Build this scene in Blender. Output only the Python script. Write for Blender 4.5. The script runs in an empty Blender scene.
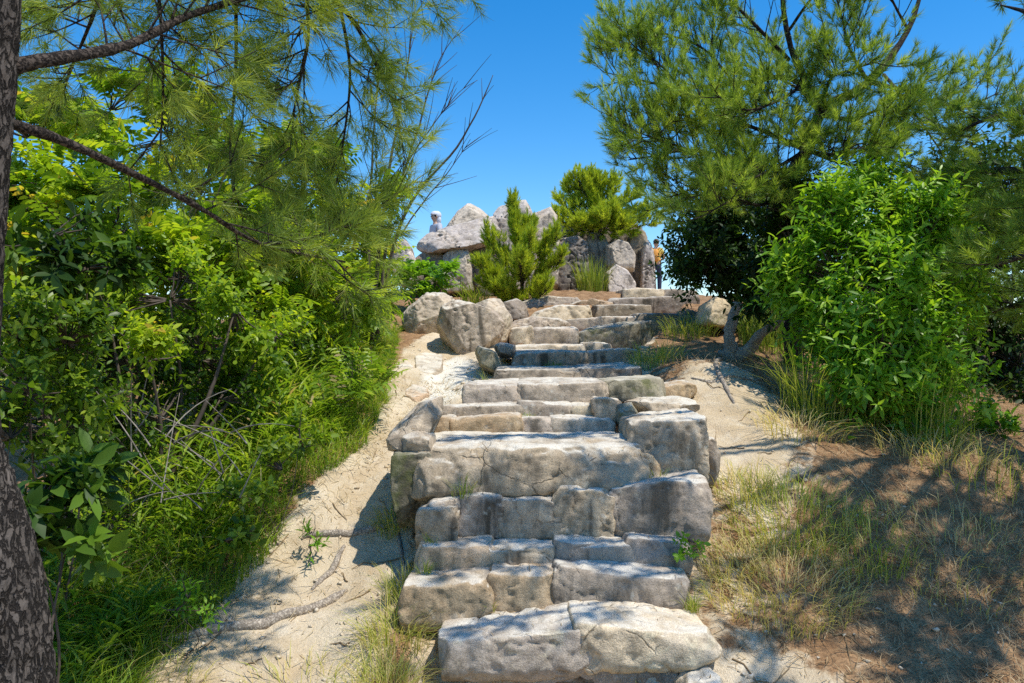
import bpy, bmesh, math
import numpy as np
from mathutils import Vector

rng = np.random.default_rng(11)
C = bpy.context.scene.collection
F, CAMZ, HY = 796.4, 1.6, 341.5


def W(px, py, Y):
    return np.array([(px - 512.0) / F * Y, Y, CAMZ - (py - HY) / F * Y])


def nrm(a):
    a = np.asarray(a, float)
    return a / np.maximum(np.linalg.norm(a, axis=-1, keepdims=True), 1e-9)


UP = np.array([0.0, 0.0, 1.0])

# ------------------------------------------------------------------ noise
_tab = np.random.default_rng(3)
_perm = _tab.permutation(256)
_perm = np.concatenate([_perm, _perm, _perm])
_grad = nrm(_tab.normal(size=(256, 3)))


def perlin(p):
    p = np.asarray(p, float)
    i = np.floor(p).astype(int)
    f = p - i
    u = f * f * f * (f * (f * 6 - 15) + 10)
    i = i & 255
    out = np.zeros(len(p))
    for dx in (0, 1):
        wx = u[:, 0] if dx else 1 - u[:, 0]
        for dy in (0, 1):
            wy = u[:, 1] if dy else 1 - u[:, 1]
            for dz in (0, 1):
                wz = u[:, 2] if dz else 1 - u[:, 2]
                h = _perm[_perm[_perm[(i[:, 0] + dx) & 255] + ((i[:, 1] + dy) & 255)] + ((i[:, 2] + dz) & 255)]
                g = _grad[h]
                d = f - np.array([dx, dy, dz])
                out += wx * wy * wz * (g * d).sum(1)
    return out * 1.6


def fbm(p, octs=4, gain=0.5):
    a, s, q = 1.0, 0.0, np.asarray(p, float)
    for k in range(octs):
        s = s + a * perlin(q + 17.3 * k)
        a *= gain
        q = q * 2.03
    return s


# ------------------------------------------------------------------ mesh builder
class MB:
    def __init__(self):
        self.v, self.t, self.q = [], [], []
        self.n = 0

    def add(self, v, tris=None, quads=None, tint=0.5, mi=0):
        v = np.asarray(v, float).reshape(-1, 3)
        if tris is not None and len(tris):
            tris = np.asarray(tris, int)
            self.t.append((tris + self.n, np.broadcast_to(np.asarray(tint, float), (len(tris),)), np.full(len(tris), mi)))
        if quads is not None and len(quads):
            quads = np.asarray(quads, int)
            self.q.append((quads + self.n, np.broadcast_to(np.asarray(tint, float), (len(quads),)), np.full(len(quads), mi)))
        self.v.append(v)
        self.n += len(v)

    def build(self, name, mats, parent=None, origin=None, smooth=False):
        v = np.concatenate(self.v)
        org = np.zeros(3) if origin is None else np.asarray(origin, float)
        if parent is not None:
            org = np.array(parent['_org'])
        v = v - org
        t = np.concatenate([a[0] for a in self.t]) if self.t else np.zeros((0, 3), int)
        q = np.concatenate([a[0] for a in self.q]) if self.q else np.zeros((0, 4), int)
        tint = np.concatenate([a[1] for a in self.t] + [a[1] for a in self.q])
        mi = np.concatenate([a[2] for a in self.t] + [a[2] for a in self.q])
        me = mesh_from(name, v, t, q, tint, mi, smooth)
        for m in (mats if isinstance(mats, (list, tuple)) else [mats]):
            me.materials.append(m)
        o = bpy.data.objects.new(name, me)
        C.objects.link(o)
        if parent is not None:
            o.parent = parent
        else:
            o.location = org
        return o


def mesh_from(name, v, t, q, tint=None, mi=None, smooth=False):
    me = bpy.data.meshes.new(name)
    nt, nq = len(t), len(q)
    me.vertices.add(len(v))
    me.vertices.foreach_set('co', v.astype(np.float32).ravel())
    loops = np.concatenate([t.ravel(), q.ravel()]).astype(np.int32)
    me.loops.add(len(loops))
    me.loops.foreach_set('vertex_index', loops)
    me.polygons.add(nt + nq)
    ls = np.concatenate([np.arange(nt) * 3, nt * 3 + np.arange(nq) * 4]).astype(np.int32)
    me.polygons.foreach_set('loop_start', ls)
    if mi is not None:
        me.polygons.foreach_set('material_index', mi.astype(np.int32))
    if smooth:
        me.polygons.foreach_set('use_smooth', np.ones(nt + nq, bool))
    me.update(calc_edges=True)
    if tint is not None:
        a = me.attributes.new('tint', 'FLOAT', 'FACE')
        a.data.foreach_set('value', tint.astype(np.float32))
    return me


def props(o, label=None, cat=None, group=None, kind=None):
    if label:
        o['label'] = label
    if cat:
        o['category'] = cat
    if group:
        o['group'] = group
    if kind:
        o['kind'] = kind
    return o


def empty(name, loc, label, cat, group=None):
    o = bpy.data.objects.new(name, None)
    C.objects.link(o)
    o.location = loc
    o['_org'] = [float(c) for c in loc]
    o.empty_display_size = 0.1
    return props(o, label, cat, group)


def tube(mb, pts, radii, sides=6, tint=0.5, mi=0, cap=True, rough=0.0, rf=6.0):
    pts = np.asarray(pts, float)
    radii = np.broadcast_to(np.asarray(radii, float), (len(pts),))
    T = np.gradient(pts, axis=0)
    T = nrm(T)
    ref = np.array([0.31, 0.2, 0.93]) if abs(T[0][2]) < 0.8 else np.array([0.9, 0.3, 0.1])
    n0 = nrm(np.cross(T[0], ref))
    N = [n0]
    for k in range(1, len(pts)):
        n = N[-1] - T[k] * np.dot(N[-1], T[k])
        N.append(nrm(n))
    N = np.array(N)
    B = np.cross(T, N)
    a = np.linspace(0, 2 * np.pi, sides, endpoint=False)
    ring = (np.cos(a)[None, :, None] * N[:, None, :] + np.sin(a)[None, :, None] * B[:, None, :])
    r = radii[:, None, None]
    v = pts[:, None, :] + ring * r
    if rough:
        flat = v.reshape(-1, 3)
        d = fbm(flat * rf, 3).reshape(len(pts), sides, 1)
        v = pts[:, None, :] + ring * r * (1 + rough * d)
    v = v.reshape(-1, 3)
    m = len(pts)
    i = np.arange(m - 1)[:, None] * sides
    j = np.arange(sides)[None, :]
    jn = (j + 1) % sides
    quads = np.stack([i + j, i + jn, i + sides + jn, i + sides + j], -1).reshape(-1, 4)
    tris = []
    if cap:
        v = np.concatenate([v, pts[:1], pts[-1:]])
        c0, c1 = m * sides, m * sides + 1
        for k in range(sides):
            tris.append((c0, (k + 1) % sides, k))
            tris.append((c1, (m - 1) * sides + k, (m - 1) * sides + (k + 1) % sides))
    mb.add(v, np.array(tris) if tris else None, quads, tint, mi)


def spline(pts, n):
    """Catmull-Rom through pts (any row width)."""
    p = np.asarray(pts, float)
    p = np.concatenate([[2 * p[0] - p[1]], p, [2 * p[-1] - p[-2]]])
    m = len(p) - 3
    s = np.linspace(0, m - 1e-6, n)
    k = s.astype(int)
    t = (s - k)[:, None]
    a, b, c, d = p[k], p[k + 1], p[k + 2], p[k + 3]
    return 0.5 * ((2 * b) + (c - a) * t + (2 * a - 5 * b + 4 * c - d) * t ** 2 + (3 * b - 3 * c + d - a) * t ** 3)


# ------------------------------------------------------------------ leaf / needle / blade primitives
def add_leaves(mb, P, D, N, L, Wd, fold=0.15, droop=0.15, tint=None, mi=0):
    n = len(P)
    D = nrm(D)
    S = nrm(np.cross(D, N))
    N = np.cross(S, D)
    L = np.broadcast_to(L, (n,))[:, None]
    Wd = np.broadcast_to(Wd, (n,))[:, None]
    b = P
    m = P + D * L * 0.5
    l1 = P + D * L * 0.28 + S * Wd * 0.45 + N * Wd * fold
    l2 = P + D * L * 0.66 + S * Wd * 0.40 + N * (Wd * fold - L * droop * 0.4)
    tp = P + D * L - N * L * droop
    r2 = P + D * L * 0.66 - S * Wd * 0.40 + N * (Wd * fold - L * droop * 0.4)
    r1 = P + D * L * 0.28 - S * Wd * 0.45 + N * Wd * fold
    m = m - N * L * droop * 0.22
    v = np.stack([b, l1, l2, tp, r2, r1, m], 1).reshape(-1, 3)
    o = np.arange(n)[:, None] * 7
    f = [(0, 1, 2, 6), (6, 2, 3, 4), (0, 6, 4, 5)]
    quads = np.concatenate([o + np.array(x)[None] for x in f])
    t = rng.random(n) if tint is None else np.broadcast_to(tint, (n,))
    mb.add(v, None, quads, np.tile(t, 3), mi)


def add_needles(mb, P, D, L, w, tint, mi=0):
    n = len(P)
    D = nrm(D)
    S = nrm(np.cross(D, rng.normal(size=(n, 3))))
    L = np.broadcast_to(L, (n,))[:, None]
    v = np.stack([P - S * w / 2, P + S * w / 2, P + D * L + UP * 0, ], 1).reshape(-1, 3)
    o = np.arange(n)[:, None] * 3 + np.array([[0, 1, 2]])
    mb.add(v, o, None, tint, mi)


def add_shoots(mb, P, A, ln, nn, nl, w, tint_mid=0.5, tint_sd=0.2, spread=(0.35, 1.0), mi=0):
    """pine shoots: P base, A axis, ln shoot length, nn needles each, nl needle length"""
    k = len(P)
    if k == 0:
        return
    A = nrm(A)
    a1 = nrm(np.cross(A, rng.normal(size=(k, 3))))
    a2 = np.cross(A, a1)
    t = rng.random((k, nn))
    ph = rng.random((k, nn)) * 2 * np.pi
    # needles are splayed at the base of the shoot and close up to its tip
    ang = spread[1] + (spread[0] - spread[1]) * t + rng.normal(size=(k, nn)) * 0.14
    ln = np.broadcast_to(ln, (k,))
    pos = P[:, None] + A[:, None] * (t * ln[:, None])[..., None]
    rad = np.cos(ph)[..., None] * a1[:, None] + np.sin(ph)[..., None] * a2[:, None]
    D = A[:, None] * np.cos(ang)[..., None] + rad * np.sin(ang)[..., None]
    D = D - UP * 0.06
    L = nl * (0.7 + 0.5 * rng.random((k, nn)))
    tint = np.clip(tint_mid + tint_sd * (rng.normal(size=(k, 1)) + 0.5 * rng.normal(size=(k, nn))), 0, 1)
    add_needles(mb, pos.reshape(-1, 3), D.reshape(-1, 3), L.ravel(), w, tint.ravel(), mi)


def add_blades(mb, P, H, L, w, lean, tint, mi=0, stiff=2.0):
    """grass blades: P base, H horizontal heading, L length, lean 0..1"""
    n = len(P)
    H = nrm(H)
    S = nrm(np.cross(H, UP) + 0.3 * rng.normal(size=(n, 3)))
    L = np.broadcast_to(L, (n,))[:, None]
    lean = np.broadcast_to(lean, (n,))[:, None]
    w = np.broadcast_to(w, (n,))[:, None]
    ks = [0, 0.35, 0.7, 1.0]
    ws = [0.8, 1.0, 0.7]
    pts = []
    for t in ks:
        x = lean * L * t ** stiff
        z = L * (t - 0.55 * lean * t ** 2.2)
        pts.append(P + H * x + UP * z)
    v = []
    for q in range(3):
        v += [pts[q] - S * w * ws[q] / 2, pts[q] + S * w * ws[q] / 2]
    v.append(pts[3])
    v = np.stack(v, 1).reshape(-1, 3)
    o = np.arange(n)[:, None] * 7
    quads = np.concatenate([o + np.array([[0, 1, 3, 2]]), o + np.array([[2, 3, 5, 4]])])
    tris = o + np.array([[4, 5, 6]])
    tint = np.broadcast_to(tint, (n,))
    base = mb.n
    mb.v.append(v)
    mb.q.append((quads + base, np.tile(tint, 2), np.full(2 * n, mi)))
    mb.t.append((tris + base, tint, np.full(n, mi)))
    mb.n += len(v)


# ------------------------------------------------------------------ materials
def new_mat(name):
    m = bpy.data.materials.new(name)
    m.use_nodes = True
    nt = m.node_tree
    nt.nodes.clear()
    return m, nt


def nd(nt, typ, **kw):
    n = nt.nodes.new(typ)
    for k, v in kw.items():
        if k in n.inputs:
            n.inputs[k].default_value = v
        else:
            setattr(n, k, v)
    return n


def ramp(nt, src, stops):
    r = nt.nodes.new('ShaderNodeValToRGB')
    e = r.color_ramp.elements
    e[0].position, e[0].color = stops[0][0], (*stops[0][1], 1)
    e[1].position, e[1].color = stops[-1][0], (*stops[-1][1], 1)
    for p, c in stops[1:-1]:
        x = e.new(p)
        x.color = (*c, 1)
    nt.links.new(src, r.inputs['Fac'])
    return r.outputs['Color']


def mix(nt, fac, a, b, mode='MIX'):
    n = nt.nodes.new('ShaderNodeMix')
    n.data_type = 'RGBA'
    n.blend_type = mode
    for sock, val in ((n.inputs['Factor'], fac), (n.inputs['A'], a), (n.inputs['B'], b)):
        if isinstance(val, (int, float)):
            sock.default_value = val
        elif isinstance(val, tuple):
            sock.default_value = (*val, 1)
        else:
            nt.links.new(val, sock)
    return n.outputs['Result']


def math_n(nt, op, a, b=None, clamp=False):
    n = nt.nodes.new('ShaderNodeMath')
    n.operation = op
    n.use_clamp = clamp
    for s, val in ((n.inputs[0], a), (n.inputs[1], b)):
        if val is None:
            continue
        if isinstance(val, (int, float)):
            s.default_value = val
        else:
            nt.links.new(val, s)
    return n.outputs[0]


def mapr(nt, src, a, b, c=0.0, d=1.0):
    n = nt.nodes.new('ShaderNodeMapRange')
    n.interpolation_type = 'SMOOTHSTEP'
    nt.links.new(src, n.inputs['Value'])
    n.inputs['From Min'].default_value = a
    n.inputs['From Max'].default_value = b
    n.inputs['To Min'].default_value = c
    n.inputs['To Max'].default_value = d
    return n.outputs['Result']


def noise(nt, vec, scale, detail=4, rough=0.55, dist=0.0):
    n = nd(nt, 'ShaderNodeTexNoise', Scale=scale, Detail=detail, Roughness=rough, Distortion=dist)
    if vec is not None:
        nt.links.new(vec, n.inputs['Vector'])
    return n.outputs['Fac']


def leaf_mat(name, stops, trans=0.4, rough=0.45, spec=0.35, tgain=1.7):
    m, nt = new_mat(name)
    at = nd(nt, 'ShaderNodeAttribute', attribute_name='tint')
    col = ramp(nt, at.outputs['Fac'], stops)
    p = nd(nt, 'ShaderNodeBsdfPrincipled', Roughness=rough)
    p.inputs['Specular IOR Level'].default_value = spec
    nt.links.new(col, p.inputs['Base Color'])
    tr = nd(nt, 'ShaderNodeBsdfTranslucent')
    tcol = mix(nt, 1.0, col, (tgain * 1.05, tgain, tgain * 0.45), 'MULTIPLY')
    nt.links.new(tcol, tr.inputs['Color'])
    mx = nd(nt, 'ShaderNodeMixShader')
    mx.inputs[0].default_value = trans
    nt.links.new(p.outputs[0], mx.inputs[1])
    nt.links.new(tr.outputs[0], mx.inputs[2])
    out = nd(nt, 'ShaderNodeOutputMaterial')
    nt.links.new(mx.outputs[0], out.inputs['Surface'])
    return m


def bark_mat(name, dark, light, scale=14.0, bump=0.6, stretch=1.0):
    m, nt = new_mat(name)
    tc = nd(nt, 'ShaderNodeTexCoord')
    mp = nd(nt, 'ShaderNodeMapping')
    mp.inputs['Scale'].default_value = (1, 1, stretch)
    nt.links.new(tc.outputs['Object'], mp.inputs['Vector'])
    a = noise(nt, mp.outputs[0], scale, 6, 0.65, 0.8)
    b = noise(nt, mp.outputs[0], scale * 2.3, 4, 0.6, 0.5)
    ridge = math_n(nt, 'ABSOLUTE', math_n(nt, 'SUBTRACT', b, 0.5))
    cr = mapr(nt, ridge, 0.0, 0.09)
    f = math_n(nt, 'MULTIPLY', a, cr)
    geo = nd(nt, 'ShaderNodeNewGeometry')
    f = math_n(nt, 'MULTIPLY', f, mapr(nt, geo.outputs['Pointiness'], 0.40, 0.50, 0.25, 1))
    col = ramp(nt, f, [(0.12, dark), (0.40, tuple(0.5 * (x + y) for x, y in zip(dark, light))), (0.65, light)])
    p = nd(nt, 'ShaderNodeBsdfPrincipled', Roughness=0.9)
    p.inputs['Specular IOR Level'].default_value = 0.2
    nt.links.new(col, p.inputs['Base Color'])
    bp = nd(nt, 'ShaderNodeBump', Strength=bump, Distance=0.02)
    nt.links.new(f, bp.inputs['Height'])
    nt.links.new(bp.outputs[0], p.inputs['Normal'])
    out = nd(nt, 'ShaderNodeOutputMaterial')
    nt.links.new(p.outputs[0], out.inputs['Surface'])
    return m


def rock_mat(name, base, warm, dark, dust_sun=0.35, grain=1.0, stain=0.5, lichen=0.3, moss=0.0):
    m, nt = new_mat(name)
    tc = nd(nt, 'ShaderNodeTexCoord')
    oi = nd(nt, 'ShaderNodeObjectInfo')
    off = nd(nt, 'ShaderNodeVectorMath', operation='ADD')
    sc = math_n(nt, 'MULTIPLY', oi.outputs['Random'], 37.0)
    nt.links.new(tc.outputs['Object'], off.inputs[0])
    nt.links.new(sc, off.inputs[1])
    v = off.outputs[0]
    n1 = noise(nt, v, 2.6, 5, 0.6, 0.3)
    n2 = noise(nt, v, 9.0, 6, 0.65)
    col = mix(nt, mapr(nt, n1, 0.35, 0.68), base, warm)
    col = mix(nt, mapr(nt, n2, 0.44, 0.68, 0, 0.7), col, tuple(c * k for c, k in zip(base, (0.55, 0.52, 0.47))))
    n5 = noise(nt, v, 26.0, 4, 0.6)
    col = mix(nt, mapr(nt, n5, 0.5, 0.66, 0, 0.35), col, tuple(c * 0.6 for c in warm))
    # per stone shift
    hs = math_n(nt, 'MULTIPLY_ADD', oi.outputs['Random'], 0.34)
    nt.nodes[-1].inputs[2].default_value = 0.83
    cmul = nd(nt, 'ShaderNodeCombineColor')
    r2 = math_n(nt, 'FRACT', math_n(nt, 'MULTIPLY', oi.outputs['Random'], 7.31))
    for k, (lo, hi) in enumerate(((0.97, 1.05), (0.97, 1.01), (1.08, 0.95))):
        mr = nd(nt, 'ShaderNodeMapRange')
        nt.links.new(r2, mr.inputs['Value'])
        mr.inputs['To Min'].default_value = lo
        mr.inputs['To Max'].default_value = hi
        nt.links.new(math_n(nt, 'MULTIPLY', hs, mr.outputs['Result']), cmul.inputs[k])
    col = mix(nt, 1.0, col, cmul.outputs[0], 'MULTIPLY')
    geo = nd(nt, 'ShaderNodeNewGeometry')
    sx = nd(nt, 'ShaderNodeSeparateXYZ')
    nt.links.new(geo.outputs['Normal'], sx.inputs[0])
    # broad dark weathering blotches
    bl = noise(nt, v, 4.2, 6, 0.7, 0.6)
    col = mix(nt, mapr(nt, bl, 0.50, 0.66, 0, 0.6), col, tuple(c * 1.35 for c in dark))
    pl = noise(nt, v, 6.3, 6, 0.72, 0.5)
    col = mix(nt, mapr(nt, pl, 0.54, 0.68, 0, 0.55), col, tuple(min(0.8, c * 1.3) for c in warm))
    # run-down weather stains on the steep faces
    mp = nd(nt, 'ShaderNodeMapping')
    mp.inputs['Scale'].default_value = (1, 1, 0.16)
    nt.links.new(v, mp.inputs['Vector'])
    st = noise(nt, mp.outputs[0], 6.5, 4, 0.6, 0.4)
    steep = mapr(nt, sx.outputs['Z'], 0.25, 0.75, 1, 0)
    sf = math_n(nt, 'MULTIPLY', mapr(nt, st, 0.5, 0.68), steep)
    sf = math_n(nt, 'MULTIPLY', sf, min(1.0, stain * 1.35))
    col = mix(nt, sf, col, dark)
    # crevices are darker, edges are worn pale
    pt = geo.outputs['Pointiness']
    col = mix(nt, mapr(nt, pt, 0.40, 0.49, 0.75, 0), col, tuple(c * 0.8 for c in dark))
    col = mix(nt, mapr(nt, pt, 0.52, 0.60, 0, 0.35), col, tuple(min(1, c * 1.35) for c in warm))
    # hairline cracks
    cn = nd(nt, 'ShaderNodeTexNoise', Scale=5.0, Detail=5.0)
    nt.links.new(v, cn.inputs['Vector'])
    cs = nd(nt, 'ShaderNodeVectorMath', operation='SCALE')
    cs.inputs['Scale'].default_value = 0.14
    nt.links.new(cn.outputs['Color'], cs.inputs[0])
    ca = nd(nt, 'ShaderNodeVectorMath', operation='ADD')
    nt.links.new(v, ca.inputs[0])
    nt.links.new(cs.outputs[0], ca.inputs[1])
    cv = nd(nt, 'ShaderNodeTexVoronoi', feature='DISTANCE_TO_EDGE', Scale=2.6)
    nt.links.new(ca.outputs[0], cv.inputs['Vector'])
    crk = math_n(nt, 'MULTIPLY', mapr(nt, cv.outputs['Distance'], 0.002, 0.016, 1, 0), mapr(nt, n1, 0.52, 0.62))
    col = mix(nt, math_n(nt, 'MULTIPLY', crk, 0.55), col, tuple(c * 0.7 for c in dark))
    # trodden dusty flat tops, painted whiter still so the treads look sunlit
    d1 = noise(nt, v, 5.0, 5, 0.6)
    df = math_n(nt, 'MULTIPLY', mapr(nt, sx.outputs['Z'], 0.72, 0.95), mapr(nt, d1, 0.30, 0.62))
    df = math_n(nt, 'MULTIPLY', df, dust_sun)
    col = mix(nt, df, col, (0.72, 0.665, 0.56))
    # grey-white lichen rosettes
    lv = nd(nt, 'ShaderNodeTexVoronoi', Scale=17.0)
    lw = nd(nt, 'ShaderNodeVectorMath', operation='ADD')
    ln = nd(nt, 'ShaderNodeTexNoise', Scale=30.0, Detail=2.0)
    nt.links.new(v, ln.inputs['Vector'])
    lsc = nd(nt, 'ShaderNodeVectorMath', operation='SCALE')
    lsc.inputs['Scale'].default_value = 0.05
    nt.links.new(ln.outputs['Color'], lsc.inputs[0])
    nt.links.new(v, lw.inputs[0])
    nt.links.new(lsc.outputs[0], lw.inputs[1])
    nt.links.new(lw.outputs[0], lv.inputs['Vector'])
    lp = noise(nt, v, 3.3, 3)
    lf = math_n(nt, 'MULTIPLY', mapr(nt, lv.outputs['Distance'], 0.12, 0.42, 1, 0), mapr(nt, lp, 0.52, 0.64))
    lf = math_n(nt, 'MULTIPLY', lf, lichen)
    col = mix(nt, lf, col, (0.60, 0.60, 0.53))
    if moss:
        mo = noise(nt, v, 4.0, 5, 0.7)
        col = mix(nt, mapr(nt, mo, 0.52, 0.68, 0, moss), col, (0.11, 0.12, 0.035))
    # granite grain
    g = nd(nt, 'ShaderNodeTexNoise', Scale=160.0, Detail=2.0, Roughness=0.7)
    nt.links.new(v, g.inputs['Vector'])
    gm = mapr(nt, g.outputs['Fac'], 0.32, 0.68, 1 - 0.42 * grain, 1 + 0.42 * grain)
    gc = nd(nt, 'ShaderNodeCombineColor')
    for k in range(3):
        nt.links.new(gm, gc.inputs[k])
    col = mix(nt, 1.0, col, gc.outputs[0], 'MULTIPLY')
    p = nd(nt, 'ShaderNodeBsdfPrincipled', Roughness=0.88)
    p.inputs['Specular IOR Level'].default_value = 0.25
    nt.links.new(col, p.inputs['Base Color'])
    h1 = noise(nt, v, 38.0, 6, 0.7)
    h2 = noise(nt, v, 150.0, 3, 0.7)
    hh = math_n(nt, 'ADD', h1, math_n(nt, 'MULTIPLY', h2, 0.35))
    hh = math_n(nt, 'SUBTRACT', hh, math_n(nt, 'MULTIPLY', crk, 1.2))
    hh = math_n(nt, 'ADD', hh, math_n(nt, 'MULTIPLY', n2, 1.6))
    bp = nd(nt, 'ShaderNodeBump', Strength=0.6, Distance=0.014)
    nt.links.new(hh, bp.inputs['Height'])
    nt.links.new(bp.outputs[0], p.inputs['Normal'])
    out = nd(nt, 'ShaderNodeOutputMaterial')
    nt.links.new(p.outputs[0], out.inputs['Surface'])
    return m


def plain_mat(name, col, rough=0.8, var=0.25, scale=20.0):
    m, nt = new_mat(name)
    tc = nd(nt, 'ShaderNodeTexCoord')
    n = noise(nt, tc.outputs['Object'], scale, 4)
    c = mix(nt, mapr(nt, n, 0.35, 0.65), tuple(x * (1 - var) for x in col), tuple(min(1, x * (1 + var)) for x in col))
    p = nd(nt, 'ShaderNodeBsdfPrincipled', Roughness=rough)
    nt.links.new(c, p.inputs['Base Color'])
    out = nd(nt, 'ShaderNodeOutputMaterial')
    nt.links.new(p.outputs[0], out.inputs['Surface'])
    return m


def ground_mat():
    m, nt = new_mat('hillside_soil')
    tc = nd(nt, 'ShaderNodeTexCoord')
    v = tc.outputs['Object']
    sand = nd(nt, 'ShaderNodeAttribute', attribute_name='sand').outputs['Fac']
    n1 = noise(nt, v, 1.7, 5, 0.6)
    n2 = noise(nt, v, 7.0, 6, 0.65, 0.4)
    n3 = noise(nt, v, 60.0, 4, 0.7)
    n4 = noise(nt, v, 260.0, 2, 0.7)
    s = mix(nt, mapr(nt, n1, 0.35, 0.65), (0.72, 0.60, 0.43), (0.56, 0.43, 0.27))
    s = mix(nt, mapr(nt, n2, 0.5, 0.72, 0, 0.5), s, (0.78, 0.69, 0.54))
    s = mix(nt, mapr(nt, n3, 0.56, 0.72, 0, 0.5), s, (0.34, 0.25, 0.155))
    n6 = noise(nt, v, 3.6, 6, 0.7, 0.8)
    s = mix(nt, mapr(nt, n6, 0.56, 0.70, 0, 0.45), s, (0.40, 0.29, 0.17))
    b = mix(nt, mapr(nt, n2, 0.35, 0.65), (0.28, 0.155, 0.075), (0.47, 0.29, 0.15))
    b = mix(nt, mapr(nt, n3, 0.45, 0.65, 0, 0.7), b, (0.11, 0.068, 0.04))
    s = mix(nt, math_n(nt, 'MULTIPLY', mapr(nt, sand, 1.15, 1.6), mapr(nt, n2, 0.3, 0.5)), s, (0.82, 0.76, 0.64))
    f = math_n(nt, 'ADD', math_n(nt, 'MINIMUM', sand, 1.0), math_n(nt, 'MULTIPLY', math_n(nt, 'SUBTRACT', n2, 0.5), 1.1))
    f = mapr(nt, f, 0.36, 0.6)
    col = mix(nt, f, b, s)
    gm = mapr(nt, n4, 0.3, 0.7, 0.75, 1.25)
    gc = nd(nt, 'ShaderNodeCombineColor')
    for k in range(3):
        nt.links.new(gm, gc.inputs[k])
    col = mix(nt, 1.0, col, gc.outputs[0], 'MULTIPLY')
    p = nd(nt, 'ShaderNodeBsdfPrincipled', Roughness=0.95)
    p.inputs['Specular IOR Level'].default_value = 0.15
    nt.links.new(col, p.inputs['Base Color'])
    hh = math_n(nt, 'ADD', math_n(nt, 'MULTIPLY', n3, 0.6), math_n(nt, 'MULTIPLY', n4, 0.25))
    hh = math_n(nt, 'ADD', hh, n2)
    bp = nd(nt, 'ShaderNodeBump', Strength=0.8, Distance=0.03)
    nt.links.new(hh, bp.inputs['Height'])
    nt.links.new(bp.outputs[0], p.inputs['Normal'])
    out = nd(nt, 'ShaderNodeOutputMaterial')
    nt.links.new(p.outputs[0], out.inputs['Surface'])
    return m


M = {}
M['ground'] = ground_mat()
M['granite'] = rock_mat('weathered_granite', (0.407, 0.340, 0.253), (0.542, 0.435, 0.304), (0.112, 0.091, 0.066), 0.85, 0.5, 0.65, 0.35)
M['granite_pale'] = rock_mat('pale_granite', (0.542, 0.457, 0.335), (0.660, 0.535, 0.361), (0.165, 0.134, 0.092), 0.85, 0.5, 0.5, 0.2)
M['granite_dark'] = rock_mat('dark_granite', (0.295, 0.246, 0.185), (0.401, 0.323, 0.227), (0.082, 0.067, 0.048), 0.7, 0.5, 0.75, 0.4)  # darkened granite copy; also paints the shade on steps lying in shadow
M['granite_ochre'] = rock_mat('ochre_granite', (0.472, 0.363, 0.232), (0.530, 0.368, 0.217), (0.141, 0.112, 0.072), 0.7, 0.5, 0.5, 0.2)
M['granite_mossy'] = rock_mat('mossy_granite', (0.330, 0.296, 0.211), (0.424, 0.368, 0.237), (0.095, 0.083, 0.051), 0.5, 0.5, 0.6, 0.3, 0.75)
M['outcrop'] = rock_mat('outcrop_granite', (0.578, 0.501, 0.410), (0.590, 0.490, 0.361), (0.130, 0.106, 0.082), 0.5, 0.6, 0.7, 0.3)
M['pine_needle'] = leaf_mat('pine_needle', [(0, (0.06, 0.115, 0.022)), (0.5, (0.19, 0.3, 0.045)), (1, (0.42, 0.52, 0.1))], 0.40, 0.4, 0.3)
M['near_needle'] = leaf_mat('near_pine_needle', [(0, (0.06, 0.105, 0.022)), (0.5, (0.18, 0.265, 0.04)), (1, (0.44, 0.5, 0.095))], 0.40, 0.4, 0.3)
M['young_needle'] = leaf_mat('young_pine_needle', [(0, (0.13, 0.2, 0.022)), (0.5, (0.38, 0.47, 0.04)), (1, (0.56, 0.61, 0.07))], 0.40, 0.45, 0.25)
M['leaf_yellow'] = leaf_mat('sunny_leaf', [(0, (0.06, 0.13, 0.012)), (0.45, (0.24, 0.37, 0.02)), (0.93, (0.48, 0.55, 0.04)), (1, (0.52, 0.38, 0.06))], 0.50, 0.42, 0.35)
M['leaf_green'] = leaf_mat('fresh_green_leaf', [(0, (0.05, 0.14, 0.01)), (0.5, (0.16, 0.34, 0.022)), (1, (0.36, 0.54, 0.045))], 0.42, 0.4, 0.4)
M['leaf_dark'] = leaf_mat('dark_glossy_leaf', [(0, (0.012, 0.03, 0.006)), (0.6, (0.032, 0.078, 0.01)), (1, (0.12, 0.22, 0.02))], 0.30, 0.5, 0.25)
M['leaf_mid'] = leaf_mat('mid_green_leaf', [(0, (0.035, 0.085, 0.01)), (0.5, (0.13, 0.23, 0.018)), (1, (0.32, 0.4, 0.035))], 0.45, 0.4, 0.4)
M['bamboo_leaf'] = leaf_mat('bamboo_grass_leaf', [(0, (0.06, 0.13, 0.014)), (0.5, (0.2, 0.33, 0.026)), (0.85, (0.4, 0.47, 0.06)), (0.93, (0.5, 0.43, 0.19)), (1, (0.42, 0.32, 0.17))], 0.45, 0.4, 0.35)
M['grass'] = leaf_mat('grass_blade', [(0, (0.12, 0.19, 0.022)), (0.45, (0.3, 0.38, 0.05)), (0.72, (0.5, 0.46, 0.15)), (1, (0.62, 0.5, 0.26))], 0.40, 0.5, 0.25)
M['dry'] = leaf_mat('dead_grass', [(0, (0.15, 0.095, 0.05)), (0.5, (0.4, 0.285, 0.155)), (1, (0.6, 0.48, 0.29))], 0.2, 0.7, 0.15, 1.0)
M['bark'] = bark_mat('pine_bark', (0.015, 0.011, 0.009), (0.11, 0.085, 0.068), 22)
M['near_bark'] = bark_mat('rough_pine_bark', (0.022, 0.018, 0.015), (0.15, 0.125, 0.105), 20, 0.8, 0.4)
M['twig'] = plain_mat('twig_bark', (0.075, 0.055, 0.04))
M['grey_twig'] = plain_mat('dead_grey_wood', (0.23, 0.20, 0.165), 0.85, 0.35)
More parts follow.
